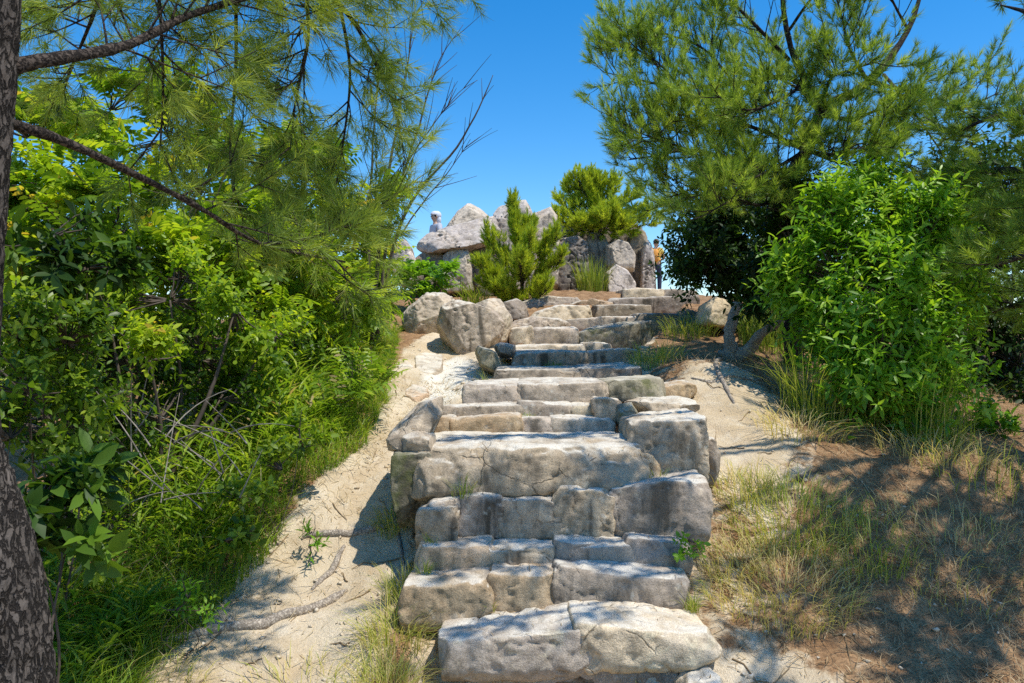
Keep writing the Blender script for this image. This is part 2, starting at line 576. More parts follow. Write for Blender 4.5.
M['dead_wood'] = bark_mat('weathered_dead_wood', (0.22, 0.18, 0.14), (0.56, 0.48, 0.385), 26, 0.4)
M['stem_green'] = plain_mat('green_stem', (0.16, 0.19, 0.05))

# ------------------------------------------------------------------ terrain
SY = [0, 3.55, 3.62, 4.05, 4.27, 4.45, 4.62, 5.42, 5.62, 5.85, 6.9, 7.9, 8.7, 9.3, 10.2, 11.0, 11.4, 12.0]
SZ = [0, 0.0, 0.24, 0.40, 0.50, 0.73, 0.97, 1.08, 1.14, 1.27, 1.355, 1.49, 1.565, 1.79, 1.92, 2.05, 2.24, 2.385]


def stair_z(Y):
    Y = np.asarray(Y, float)
    z = np.zeros_like(Y) - 0.02
    for yf, a, b in zip(SY[2:], SZ[1:-1], SZ[2:]):
        z = z + (b - a) * np.clip((Y - yf - 0.06) / 0.04, 0, 1)
    return z - 0.045


def ground_z(X, Y, detail=True):
    X = np.asarray(X, float)
    Y = np.asarray(Y, float)
    far = np.interp(Y, [0, 12, 17, 24, 30, 45, 100, 400], [0, 2.39, 2.74, 3.2, 2.9, -2, -25, -60])
    zl = np.interp(Y, [-400, -20, 2.0, 3.7, 4.5, 5.0, 5.5, 6.0, 7.0, 8.0, 9.5, 12, 14], [-60, -4, -0.10, -0.03, 0.17, 0.42, 0.68, 0.84, 1.08, 1.31, 1.6, 2.2, 2.45])
    zr = np.interp(Y, [-400, -20, 2.0, 3.6, 4.15, 4.7, 5.3, 6.0, 7.0, 8.0, 9.5, 12, 14], [-60, -4, -0.05, 0.04, 0.23, 0.50, 0.80, 1.0, 1.2, 1.42, 1.78, 2.3, 2.5])
    w = np.clip((X + 0.4) / 1.6, 0, 1)
    w = w * w * (3 - 2 * w)
    z = zl * (1 - w) + zr * w
    k = np.clip((Y - 13) / 2.0, 0, 1)
    z = z * (1 - k) + far * k
    # the right bank falls off away from the steps, the left side drops into the thicket
    z = z - 0.10 * np.clip(X - 2.2, 0, 3) * np.clip((Y - 3) / 3, 0, 1)
    z = z - 0.16 * np.clip(-1.7 - X, 0, 5)
    z = z - 0.25 * np.clip(np.abs(X) - 6.5, 0, 12) - 0.12 * np.clip(np.abs(X) - 18, 0, 200)
    # trodden hollow of the path
    pc = np.interp(Y, [2, 3.7, 4.5, 5.5, 6.5, 8, 10], [-1.15, -1.15, -1.1, -1.05, -0.85, -0.7, -0.75])
    z = z - 0.05 * np.exp(-((X - pc) / 0.3) ** 2) * np.clip((11 - Y) / 2, 0, 1) * (Y > 1)
    z = z + 0.09 * np.exp(-((X + 0.62) / 0.22) ** 2) * np.exp(-((Y - 4.0) / 0.6) ** 2)
    z = z + 0.24 * np.exp(-((X - 1.75) / 0.42) ** 2 - ((Y - 6.9) / 0.8) ** 2)
    # stair bed
    xl = np.interp(Y, [3.6, 4.2, 4.6, 5.4, 5.9, 7, 8.2, 9.6, 10.4, 11.2, 12], [-0.22, -0.42, -0.52, -0.42, -0.26, -0.08, 0.08, 0.12, 0.4, 1.15, 1.55])
    xr = np.interp(Y, [3.6, 4.6, 5.4, 5.9, 7, 8.2, 9.6, 12], [0.82, 1.02, 0.72, 0.68, 0.98, 1.2, 1.9, 2.65])
    inn = np.clip(np.minimum(X - xl, xr - X) / 0.1, 0, 1) * ((Y > 3.5) & (Y < 12.6))
    z = z * (1 - inn) + stair_z(np.clip(Y, 3.5, 12.5)) * inn
    if detail:
        p = np.stack([X.ravel(), Y.ravel(), 0 * X.ravel()], 1)
        nz = 0.045 * fbm(p * 1.1, 3) + 0.022 * fbm(p * 4.5 + 9, 4) + 0.008 * fbm(p * 17 + 3, 2)
        rill = np.abs(perlin(p * np.array([2.6, 1.1, 1]) + 31))
        nz = nz - 0.016 * np.clip(0.14 - rill, 0, 1) / 0.14
        near = np.clip((16 - np.abs(Y.ravel() - 6)) / 6, 0.15, 1)
        z = z + (nz * near).reshape(X.shape)
    return z


def sand_mask(X, Y):
    l = np.interp(Y, [1.5, 3.7, 4.5, 5.0, 5.5, 6, 7, 8, 9, 10.5], [-2.1, -1.75, -1.66, -1.5, -1.32, -1.12, -1.15, -1.2, -1.2, -1.0])
    r = np.interp(Y, [1.5, 3.7, 4.5, 5.0, 5.5, 6, 7, 8, 9, 10.5], [-0.5, -0.62, -0.6, -0.62, -0.6, -0.45, -0.25, -0.1, -0.1, -0.3])
    a = np.clip(np.minimum(X - l, r - X) / 0.22 + 0.5, 0, 1) * np.clip((11 - Y) / 0.8, 0, 1)
    b = 1.1 * np.exp(-(((X - 1.65 - 0.12 * (Y - 6)) / 0.5) ** 2 + ((Y - 6.0) / 1.3) ** 2))
    b = np.maximum(b, 0.5 * np.clip(1 - (X - 1.0) / 1.6, 0, 1) * (X > 0.8) * (Y < 8))          # bare bank below the stump
    c = np.exp(-(((X - 1.15) / 0.38) ** 2 + ((Y - 3.55) / 0.33) ** 2)) * 1.1   # bare earth at the foot of the steps
    d = 0.5 * np.exp(-((X - 2.2) / 0.9) ** 2) * (Y > 12.3) * (Y < 26)
    e = np.exp(-((X + 0.1) / 0.5) ** 2) * (Y < 3.55) * (Y > 0) * 0.5
    inn = (X > -0.5) & (X < np.interp(Y, [3.6, 8, 12], [1.0, 1.3, 2.7])) & (Y > 3.5) & (Y < 13)
    pale = 2.0 * np.exp(-(((X + 0.62) / 0.42) ** 2 + ((Y - 7.9) / 1.5) ** 2)) * (a > 0.2)
    return np.clip(np.maximum.reduce([a, pale, b, c, d, e, 0.5 * inn * (Y < 9)]), 0, 2), a


def build_terrain():
    xs = np.concatenate([[-400, -200, -110, -60, -36, -24, -16, -11, -8.5], np.arange(-7, -3, 0.14), np.arange(-3, 3.6, 0.034), np.arange(3.62, 7, 0.12), [8.5, 11, 16, 24, 36, 60, 110, 200, 400]])
    ys = np.concatenate([[-400, -150, -60, -25, -10, -4, -1, 0.5], np.arange(1.5, 3.2, 0.08), np.arange(3.2, 9.5, 0.034), np.arange(9.55, 15, 0.08), np.arange(15.2, 28, 0.4), [30, 34, 40, 50, 70, 110, 200, 400]])
    X, Y = np.meshgrid(xs, ys)
    Z = ground_z(X, Y)
    sand, pm = sand_mask(X, Y)
    v = np.stack([X.ravel(), Y.ravel(), Z.ravel()], 1)
    nx = len(xs)
    i = (np.arange(len(ys) - 1)[:, None] * nx + np.arange(nx - 1)[None]).ravel()
    q = np.stack([i, i + 1, i + nx + 1, i + nx], 1)
    pj = pm.ravel() + 0.25 * perlin(v * np.array([2.2, 2.2, 0]))
    onp = pj[q].mean(1) > 0.5
    for name, sel in (('ground', ~onp), ('path', onp)):
        qq = q[sel]
        used = np.unique(qq)
        remap = np.zeros(len(v), int)
        remap[used] = np.arange(len(used))
        me = mesh_from(name, v[used], np.zeros((0, 3), int), remap[qq], smooth=True)
        a = me.attributes.new('sand', 'FLOAT', 'POINT')
        a.data.foreach_set('value', sand.ravel()[used].astype(np.float32))
        me.materials.append(M['ground'])
        o = bpy.data.objects.new(name, me)
        C.objects.link(o)
        o['kind'] = 'structure'
        o['label'] = 'pale trodden sand path climbing left of the stone steps' if name == 'path' else 'sandy hillside ground with brown pine litter under the trees'


# ------------------------------------------------------------------ rocks
ROCK_SEED = [0]


def rock(name, label, cat, pts, mat, voxel=0.014, smooth=5, amp=0.02, freq=5.0, crack=0.012, group=None, chip=0.35, facets=7, cut=0.07):
    ROCK_SEED[0] += 1
    sd = ROCK_SEED[0] * 7.77
    pts = np.asarray(pts, float)
    c = pts.mean(0)
    size = np.ptp(pts, axis=0)
    bm = bmesh.new()
    for p in pts:
        bm.verts.new(p - c)
    bmesh.ops.convex_hull(bm, input=bm.verts)
    loose = [v for v in bm.verts if not v.link_faces]
    bmesh.ops.delete(bm, geom=loose, context='VERTS')
    me = bpy.data.meshes.new('tmp')
    bm.to_mesh(me)
    bm.free()
    o = bpy.data.objects.new('tmp', me)
    C.objects.link(o)
    r = o.modifiers.new('r', 'REMESH')
    r.mode = 'VOXEL'
    r.voxel_size = max(voxel, float(size.max()) / 90)
    s = o.modifiers.new('s', 'SMOOTH')
    s.factor = 0.5
    s.iterations = smooth
    dg = bpy.context.evaluated_depsgraph_get()
    ev = o.evaluated_get(dg)
    em = ev.to_mesh()
    n = len(em.vertices)
    v = np.empty(n * 3, np.float32)
    nn = np.empty(n * 3, np.float32)
    em.vertices.foreach_get('co', v)
    em.vertex_normals.foreach_get('vector', nn)
    v = v.reshape(-1, 3).astype(float)
    nn = nn.reshape(-1, 3).astype(float)
    polys = np.empty(len(em.polygons) * 4, np.int32)
    em.loops.foreach_get('vertex_index', polys) if len(em.loops) == len(polys) else None
    if len(em.loops) != len(polys):
        raise RuntimeError('remesh gave non-quads')
    ev.to_mesh_clear()
    bpy.data.objects.remove(o)
    bpy.data.meshes.remove(me)
    fr = np.random.default_rng(ROCK_SEED[0] + 500)
    for _ in range(facets):
        nv = nrm(fr.normal(size=3) * np.array([1.0, 1.0, 0.8]) + np.array([0, -0.35, 0.1]))
        pr = v @ nv
        h = pr.max() - np.ptp(pr) * cut * (0.3 + 0.7 * fr.random())
        v = v - nv * (np.maximum(0, pr - h) * 0.93)[:, None]
    q = v + c + sd
    d = amp * fbm(q * freq, 2) + 0.45 * amp * fbm(q * freq * 3.1, 3)
    # broken facets: terrace the noise a little so faces read as split stone
    w = fbm(q * freq * 0.6 + 5, 2) * 3
    d += chip * amp * (np.floor(w) + np.clip((w - np.floor(w)) * 4, 0, 1) - w)
    pit = fbm(q * 13.0 + 40, 2)
    d -= min(0.012, 0.5 * amp + 0.003) * np.clip(pit - 0.15, 0, 0.5) / 0.35
    cr = np.abs(perlin(q * np.array([3.0, 3.0, 2.0]) * (freq / 5.0) + 50) + 0.2 * perlin(q * 14))
    d -= crack * np.clip(0.05 - cr, 0, 1) / 0.05
    v = v + nn * d[:, None]
    base = np.array([0, 0, v[:, 2].min()])
    m = mesh_from(name, v - base, np.zeros((0, 3), int), polys.reshape(-1, 4), smooth=True)
    m.materials.append(M[mat])
    ob = bpy.data.objects.new(name, m)
    C.objects.link(ob)
    ob.location = c + base
    return props(ob, label, cat, group)


def jit(pts, s, sd):
    r = np.random.default_rng(sd)
    return np.asarray(pts) + r.normal(size=np.shape(pts)) * s


def stone_pts(x0, x1, yl, yr, yb, Yf, dep, bury=0.05, slope=0.0, batter=0.03, skew=0.0, ybr=None):
    """a laid step stone: front top edge at rows yl..yr, foot at row yb, front face at depth Yf"""
    a, b = W(x0, yl, Yf), W(x1, yr, Yf + skew)
    ov = 0.022 + 0.012 * (b[0] - a[0])
    a = a - [ov, 0, 0]
    b = b + [ov, 0, 0]
    h0, h1 = W(x0, yb, Yf)[2] - bury, W(x1, ybr or yb, Yf + skew)[2] - bury
    w = b[0] - a[0]
    p = []
    for s, (t, hz) in ((1, (a, h0)), (-1, (b, h1))):
        ins = s * w * 0.03
        p += [t + [ins, batter, 0.0], t + [0, 0.5 * batter, -0.3 * (t[2] - hz)], [t[0] + ins, t[1] - 0.4 * batter, hz + 0.25 * (t[2] - hz)], [t[0] + ins * 1.5, t[1] + batter, hz]]
        p += [[t[0] + ins, t[1] + dep, t[2] + slope], [t[0] + ins, t[1] + dep, hz]]
    mid = (a + b) / 2
    p += [mid + [0, -0.2 * batter, 0.004], mid + [0, dep, slope]]
    return np.array(p)


STEP = 'stones of the step rows'
_sd = 0
# label, x0,x1, yl,yr, yb, Yf, depth, material, kwargs
STONES = [
    ('step_stone', 'long pale stone forming left half of the lowest step', 437, 592, 645, 630, 674, 3.60, 0.46, 'granite_pale', dict(skew=0.05, slope=-0.01)),
    ('step_stone', 'pale stone with rounded corner forming right half of the lowest step', 578, 716, 628, 640, 667, 3.66, 0.48, 'granite_pale', dict(slope=-0.01)),
    ('step_stone', 'low grey footing stone half buried under the lowest step', 470, 690, 668, 662, 705, 3.68, 0.3, 'granite', dict()),
    ('step_stone', 'ochre block at left end of the second lowest step', 403, 489, 585, 583, 622, 4.00, 0.3, 'granite_ochre', dict()),
    ('step_stone', 'squared brownish block in middle of the second lowest step', 489, 557, 578, 577, 612, 4.05, 0.28, 'granite_ochre', dict()),
    ('step_stone', 'wide grey stone with dark stains at right of the second lowest step', 556, 692, 573, 578, 612, 4.05, 0.3, 'granite', dict()),
    ('step_stone', 'greenish yellow stone at left end of the third step up', 418, 491, 546, 545, 577, 4.24, 0.3, 'granite_ochre', dict()),
    ('step_stone', 'grey stone second from left in the third step up', 490, 556, 547, 550, 572, 4.28, 0.28, 'granite', dict()),
    ('step_stone', 'pale flat topped stone right of centre in the third step up', 553, 632, 544, 545, 571, 4.27, 0.3, 'granite', dict()),
    ('step_stone', 'dark rounded stone at right end of the third step up', 630, 690, 540, 545, 572, 4.30, 0.28, 'granite_dark', dict(batter=0.06)),
    ('step_stone', 'small dark stone at left end of the tall rubble riser', 419, 456, 513, 511, 545, 4.38, 0.3, 'granite_dark', dict(batter=0.05)),
    ('step_stone', 'dark rough stone second from left in the tall rubble riser', 453, 502, 498, 498, 542, 4.45, 0.3, 'granite_dark', dict(batter=0.05)),
    ('step_stone', 'broken faced tan stone in middle of the tall rubble riser', 498, 563, 497, 496, 543, 4.44, 0.3, 'granite', dict(batter=0.05)),
    ('step_stone', 'upright squared grey stone right of centre in the tall rubble riser', 561, 614, 493, 493, 540, 4.45, 0.3, 'granite', dict()),
    ('step_stone', 'largest block at right end of the tall rubble riser', 613, 709, 489, 484, 542, 4.42, 0.42, 'granite', dict(batter=0.05)),
    ('step_slab', 'huge smooth rounded slab spanning the middle of the stairway', 408, 650, 449, 448, 500, 4.60, 0.86, 'granite', dict(batter=0.2)),
    ('step_stone', 'big grey block at right end of the huge smooth slab', 635, 707, 424, 420, 488, 4.82, 0.75, 'granite', dict(batter=0.06)),
    ('step_stone', 'narrow stone wedged outside the big grey right block', 704, 718, 434, 440, 480, 4.95, 0.5, 'granite_dark', dict()),
    ('step_stone', 'small ochre stone at left end of row just above the huge slab', 433, 453, 419, 418, 436, 5.42, 0.25, 'granite_ochre', dict()),
    ('step_stone', 'reddish brown long stone in row just above the huge slab', 452, 520, 417, 417, 436, 5.42, 0.25, 'granite_ochre', dict()),
    ('step_stone', 'tan stone right of the reddish one above the huge slab', 520, 555, 418, 418, 436, 5.42, 0.25, 'granite', dict()),
    ('step_stone', 'long tan stone at right end of row just above the huge slab', 554, 613, 418, 419, 436, 5.42, 0.25, 'granite_pale', dict()),
    ('step_stone', 'thin long stone at left of second row above the huge slab', 441, 521, 407, 406, 420, 5.62, 0.28, 'granite', dict()),
    ('step_stone', 'thin middle stone of second row above the huge slab', 520, 576, 406, 405, 419, 5.62, 0.28, 'granite', dict()),
    ('step_stone', 'short stone beside the round one in second row above the huge slab', 575, 600, 405, 404, 419, 5.62, 0.28, 'granite_pale', dict()),
    ('step_stone', 'round tan stone ending the second row above the huge slab', 597, 621, 399, 400, 422, 5.56, 0.24, 'granite_ochre', dict(batter=0.05)),
    ('step_stone', 'squat grey block left half of the step with a deep pale tread', 464, 524, 386, 384, 407, 5.85, 1.1, 'granite', dict(batter=0.06)),
    ('step_stone', 'long block right half of the step with a deep pale tread', 521, 606, 384, 385, 406, 5.87, 1.1, 'granite', dict(batter=0.05)),
    ('step_stone', 'rounded mossy stone right of the step with a deep pale tread', 604, 664, 381, 378, 401, 6.0, 0.5, 'granite_mossy', dict(batter=0.06)),
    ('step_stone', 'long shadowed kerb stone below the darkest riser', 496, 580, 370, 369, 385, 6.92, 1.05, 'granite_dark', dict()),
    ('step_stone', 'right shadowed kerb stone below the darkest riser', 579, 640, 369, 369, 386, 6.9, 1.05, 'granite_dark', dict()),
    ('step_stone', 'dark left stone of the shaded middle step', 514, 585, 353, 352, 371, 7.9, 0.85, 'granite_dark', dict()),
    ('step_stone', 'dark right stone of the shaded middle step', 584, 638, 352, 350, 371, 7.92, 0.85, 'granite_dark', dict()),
    ('step_stone', 'thin bright strip stone below the big arched step stone', 514, 586, 345, 344, 354, 8.7, 0.65, 'granite_pale', dict()),
    ('step_stone', 'short bright strip stone beside the big arched step stone', 585, 611, 344, 344, 354, 8.7, 0.65, 'granite_pale', dict()),
    ('step_stone', 'small pale squared stone left in the arched stone row', 512, 532, 327, 327, 349, 9.3, 0.9, 'granite_pale', dict()),
    ('step_stone', 'pitted grey stone between pale square and big arched stone', 531, 577, 328, 327, 349, 9.3, 0.9, 'granite', dict()),
    ('step_stone', 'narrow mossy stone ending the arched stone row', 670, 683, 325, 326, 347, 9.35, 0.8, 'granite_mossy', dict()),
    ('step_stone', 'flat kerb stone on top of the big arched stone row', 567, 641, 318, 315, 330, 10.15, 0.85, 'granite', dict()),
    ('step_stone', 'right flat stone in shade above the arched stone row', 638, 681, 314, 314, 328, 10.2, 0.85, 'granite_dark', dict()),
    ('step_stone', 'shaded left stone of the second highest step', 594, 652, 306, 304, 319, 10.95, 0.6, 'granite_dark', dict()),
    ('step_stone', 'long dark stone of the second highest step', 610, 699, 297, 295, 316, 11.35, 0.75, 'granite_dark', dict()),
    ('step_stone', 'left pale stone of the topmost step', 624, 664, 290, 289, 301, 12.0, 0.9, 'granite_pale', dict()),
    ('step_stone', 'right grey stone of the topmost step', 662, 698, 289, 290, 301, 12.0, 0.9, 'granite', dict()),
]


def build_rocks():
    for k, (nm, lab, x0, x1, yl, yr, yb, Yf, dep, mat, kw) in enumerate(STONES):
        rs = np.random.default_rng(900 + k)
        t_ = 1.0 if nm == 'step_slab' else min(1.0, 6.0 / Yf)
        p = stone_pts(x0, x1, yl + 1.6 * t_ * rs.normal(), yr + 1.6 * t_ * rs.normal(), yb, Yf + 0.018 * rs.normal(), dep, **kw)
        sz = min(p[:, 2].max() - p[:, 2].min(), p[:, 0].max() - p[:, 0].min())
        p = jit(p, 0.006 + 0.014 * sz, 100 + k)
        big = nm == 'step_slab'
        vox = 0.011 if Yf < 5 else (0.016 if Yf < 8 else 0.024)
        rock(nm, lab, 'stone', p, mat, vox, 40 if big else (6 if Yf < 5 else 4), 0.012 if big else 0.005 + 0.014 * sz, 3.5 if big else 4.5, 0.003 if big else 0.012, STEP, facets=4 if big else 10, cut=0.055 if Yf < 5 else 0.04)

    def poly(name, label, cat, outline, Yf, dep, mat, taper=0.8, lean=0.12, bulge=0.2, **kw):
        """free boulder: outline pixels on its widest section at depth Yf, hull to a smaller front and back"""
        o = np.array([W(x, y, Yf + (r[0] if r else 0)) for x, y, *r in outline])
        c = o.mean(0)
        fr = c + (o - c) * taper + [0, -dep * bulge, 0]
        bk = c + (o - c) * taper * 0.9 + [0, dep * (1 - bulge), 0]
        fr[:, 1] += lean * (o[:, 2] - c[2])
        pts = np.concatenate([o, fr, bk])
        sz = np.ptp(o, axis=0).max()
        a = dict(voxel=max(0.012, sz / 75), smooth=3, amp=0.016 * sz, freq=2.6 / max(sz, 0.3), crack=0.022 * sz, facets=12, cut=0.10)
        if name == 'outcrop_rock':
            a.update(smooth=1, amp=0.010 * sz, facets=9, cut=0.075, crack=0.03 * sz)
        a.update(kw)
        rock(name, label, cat, jit(pts, 0.012 * sz, len(bpy.data.objects)), mat, **a)

    # shoulders and side rocks of the stairs
    poly('step_stone', 'big arched stone with a mossy left face below the upper steps', 'stone', [(572, 349), (574, 334), (600, 325), (640, 321), (668, 323), (674, 330), (674, 350)], 9.4, 1.0, 'granite_mossy', 0.95, 0.05, 0.1, group=STEP)
    poly('boulder', 'tilted flat slab leaning on left end of the huge smooth slab', 'boulder', [(385, 447), (392, 430), (418, 402), (440, 396), (443, 412), (432, 436), (405, 450)], 5.1, 0.75, 'granite', 0.9, 0.5, 0.35)
    poly('boulder', 'dark side rock propping left end of the huge smooth slab', 'boulder', [(393, 450), (430, 446), (456, 460), (452, 500), (428, 522), (398, 528), (390, 490)], 4.82, 0.7, 'granite_mossy', 0.85, 0.0, 0.25)
    poly('boulder', 'round knob of stone at left corner of the huge smooth slab', 'boulder', [(398, 446), (404, 433), (422, 429), (436, 436), (436, 455), (412, 460)], 4.85, 0.4, 'granite', 0.8, 0.1, 0.35, smooth=8)
    poly('flat_stone', 'thin flat stone lying in front of the slab above the rubble riser', 'stone', [(421, 506), (428, 499), (462, 497), (468, 506), (448, 513), (424, 512)], 4.5, 0.2, 'granite', 0.8, 0.2, 0.3)
    poly('boulder', 'wedge shaped mossy stone at left of the shaded middle step', 'boulder', [(473, 352), (479, 345), (497, 352), (503, 366), (496, 377), (480, 368)], 7.85, 0.5, 'granite_mossy', 0.8, 0.1, 0.3)
    poly('boulder', 'small grey stone behind the wedge shaped mossy stone', 'boulder', [(492, 346), (500, 342), (516, 345), (516, 358), (500, 358)], 8.2, 0.4, 'granite', 0.8)
    poly('boulder', 'brown broken stone below the wedge shaped mossy stone', 'boulder', [(494, 372), (508, 367), (522, 372), (522, 384), (500, 385)], 7.1, 0.4, 'granite_ochre', 0.8)
    poly('boulder', 'dark wedge stone standing right of the round tan stone', 'boulder', [(617, 404), (632, 402), (641, 416), (636, 430), (615, 428)], 5.5, 0.3, 'granite_mossy', 0.75, 0.15, 0.3)
    poly('flat_stone', 'long flat stone jutting from the right bank like a plank', 'stone', [(622, 403), (640, 399), (690, 399), (703, 402), (698, 412), (650, 417), (632, 414)], 5.75, 0.5, 'granite', 0.85, 0.5, 0.4)
    poly('flat_stone', 'rough layered slab set in the right bank above the plank stone', 'stone', [(640, 398), (655, 386), (690, 380), (700, 388), (690, 399), (655, 402)], 6.3, 0.5, 'granite_ochre', 0.85, 0.3, 0.35)
    poly('boulder', 'bright granite boulder beside the upper steps under the dark tree', 'boulder', [(698, 326), (703, 304), (714, 297), (728, 301), (734, 315), (732, 330)], 9.2, 0.7, 'granite_pale', 0.85, 0.15, 0.3)
    poly('boulder', 'large angular boulder with a bright right facet above the sand path', 'boulder', [(436, 328), (440, 307), (452, 299), (480, 299), (490, 302), (504, 322), (500, 358), (466, 362), (440, 350)], 9.3, 0.85, 'granite', 0.82, 0.1, 0.3, smooth=1, amp=0.012, cut=0.12)
    poly('boulder', 'squared pale stone joined to right of the large angular boulder', 'boulder', [(474, 303), (484, 297), (506, 300), (512, 312), (511, 345), (488, 350)], 9.55, 0.8, 'granite_pale', 0.85, 0.1, 0.3)
    poly('boulder', 'pale sloping boulder left of the large angular boulder', 'boulder', [(402, 322), (406, 306), (424, 292), (446, 292), (458, 298), (456, 336), (430, 338), (408, 334)], 10.2, 0.8, 'granite_pale', 0.85, 0.35, 0.3)
    poly('flat_stone', 'long flat rock between the small pine and the upper steps', 'stone', [(524, 326), (535, 312), (560, 306), (590, 306), (600, 316), (580, 328)], 10.6, 0.9, 'granite_pale', 0.9, 0.5, 0.3)
    poly('flat_stone', 'pale flat rock left of the arched stone row below the small pine', 'stone', [(508, 334), (514, 322), (532, 317), (558, 318), (572, 326), (560, 334)], 10.0, 0.9, 'granite', 0.9, 0.6, 0.3)
    poly('flat_stone', 'sloping brown rock right of the small pine foot', 'stone', [(560, 316), (568, 304), (590, 299), (612, 302), (616, 312), (590, 318)], 11.4, 0.9, 'granite_ochre', 0.9, 0.6, 0.3)
    poly('boulder', 'low grey boulder closing the gap behind the large angular boulder', 'boulder', [(494, 322), (500, 304), (516, 298), (528, 304), (530, 322)], 10.6, 0.7, 'granite_dark', 0.85, 0.2, 0.3)
    poly('boulder', 'shadowed brown rock under the small pine', 'boulder', [(512, 326), (516, 305), (540, 297), (575, 298), (590, 306), (570, 322)], 11.6, 0.9, 'granite_dark', 0.85, 0.3, 0.3)
    def flush(label, outline, mat, rise=0.03, thick=0.12, shrink=0.85):
        # stones bedded in the slope: each outline point is taken to the ground it lies on
        g = []
        for x, y in outline:
            ys = np.linspace(3.0, 14.0, 1500)
            xs = (x - 512) / F * ys
            d = (CAMZ - (y - HY) / F * ys) - ground_z(xs, ys, False)
            k = int(np.argmax(d < 0))
            g.append([xs[k], ys[k], ground_z(xs[k:k + 1], ys[k:k + 1], False)[0]])
        g = np.array(g)
        c = g.mean(0)
        top = c + (g - c) * shrink + [0, 0, rise]
        mid = g + [0, 0, rise * 0.5]
        rock('flat_stone', label, 'stone', jit(np.concatenate([top, mid, g - [0, 0, thick]]), 0.008, len(bpy.data.objects)), mat, 0.012, 3, 0.006, 5.0, 0.008, facets=5)

    flush('small ochre stone sunk in the white part of the sand path', [(403, 392), (412, 387), (428, 389), (430, 396), (418, 401), (405, 398)], 'granite_ochre')
    flush('grey flush stone upper left in the sand path', [(414, 358), (424, 351), (442, 355), (444, 370), (428, 378), (416, 370)], 'granite_pale', 0.012)
    flush('pale loose stone at bottom edge right of the lowest step', [(672, 690), (682, 677), (706, 675), (722, 684), (724, 696), (690, 702)], 'granite_pale', 0.05)
    flush('small half buried stone at the left edge of the sand path', [(398, 366), (408, 361), (414, 368), (408, 375), (399, 373)], 'granite', 0.015)
    # summit outcrop
    poly('outcrop_rock', 'long sloping wedge rock with a sunlit upper face on the summit', 'rock', [(416, 252), (421, 240), (428, 236), (470, 221), (493, 216), (500, 222), (499, 246), (470, 256), (430, 258)], 13.5, 1.5, 'outcrop', 0.86, 0.9, 0.35)
    poly('outcrop_rock', 'pointed rock rising behind the long wedge rock', 'rock', [(446, 228), (458, 212), (470, 201), (479, 207), (491, 218), (492, 240), (446, 246)], 14.3, 1.0, 'outcrop', 0.75, 0.5, 0.4)
    poly('outcrop_rock', 'pale block below the long wedge rock', 'rock', [(443, 256), (450, 247), (466, 246), (472, 258), (474, 292), (440, 296)], 13.0, 0.9, 'outcrop', 0.9, 0.1, 0.25)
    poly('outcrop_rock', 'low dark ledge stone left under the long wedge rock', 'rock', [(415, 258), (424, 251), (444, 252), (447, 268), (440, 292), (418, 290)], 13.1, 0.8, 'granite_dark', 0.85, 0.2, 0.3)
    poly('outcrop_rock', 'shadowed rock between long wedge rock and the small pine', 'rock', [(466, 244), (478, 234), (500, 226), (508, 250), (506, 300), (468, 306)], 13.4, 0.9, 'granite_dark', 0.9, 0.05, 0.25)
    poly('outcrop_rock', 'tall dark sided slab standing behind the small pine', 'rock', [(494, 214), (497, 203), (512, 195), (524, 197), (533, 214), (538, 262), (534, 300), (498, 300)], 13.9, 1.0, 'outcrop', 0.85, 0.12, 0.3)
    poly('outcrop_rock', 'square topped rock right of the tall slab', 'rock', [(528, 213), (534, 207), (550, 206), (556, 216), (560, 258), (558, 300), (530, 300)], 14.2, 1.0, 'outcrop', 0.88, 0.1, 0.3)
    poly('outcrop_rock', 'jagged grey rock on the crest at left of the summit', 'rock', [(392, 262), (395, 244), (404, 236), (412, 244), (415, 262), (412, 285), (394, 285)], 13.3, 0.8, 'outcrop', 0.8, 0.2, 0.3)
    poly('outcrop_rock', 'rounded pale rock in front of the jagged crest rock', 'rock', [(400, 272), (403, 256), (410, 250), (418, 262), (418, 285), (402, 288)], 12.8, 0.6, 'outcrop', 0.8, 0.2, 0.3)
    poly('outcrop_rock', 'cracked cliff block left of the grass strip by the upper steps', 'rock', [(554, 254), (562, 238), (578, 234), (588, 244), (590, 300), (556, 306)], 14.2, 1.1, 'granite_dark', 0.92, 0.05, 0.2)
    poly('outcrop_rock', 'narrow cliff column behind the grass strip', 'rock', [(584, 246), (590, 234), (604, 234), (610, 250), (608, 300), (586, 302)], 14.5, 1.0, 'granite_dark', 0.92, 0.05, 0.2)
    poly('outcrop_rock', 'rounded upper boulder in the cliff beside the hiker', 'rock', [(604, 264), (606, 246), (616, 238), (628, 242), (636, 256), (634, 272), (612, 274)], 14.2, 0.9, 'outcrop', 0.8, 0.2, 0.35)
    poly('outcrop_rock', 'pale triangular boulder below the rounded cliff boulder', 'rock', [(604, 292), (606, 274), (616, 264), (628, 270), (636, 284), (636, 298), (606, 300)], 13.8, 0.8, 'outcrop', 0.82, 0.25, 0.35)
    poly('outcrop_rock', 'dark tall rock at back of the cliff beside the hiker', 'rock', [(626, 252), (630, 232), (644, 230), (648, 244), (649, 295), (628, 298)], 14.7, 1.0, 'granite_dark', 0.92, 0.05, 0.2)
    poly('outcrop_rock', 'slender pale standing stone right next to the hiker', 'rock', [(641, 262), (643, 244), (650, 240), (654, 250), (655, 294), (640, 296)], 14.4, 0.5, 'outcrop', 0.85, 0.08, 0.3)
    poly('outcrop_rock', 'low brown rock hidden under the summit pine boughs', 'rock', [(556, 244), (560, 224), (590, 214), (625, 218), (648, 232), (648, 250), (600, 256)], 15.3, 1.2, 'granite_dark', 0.9, 0.2, 0.25)


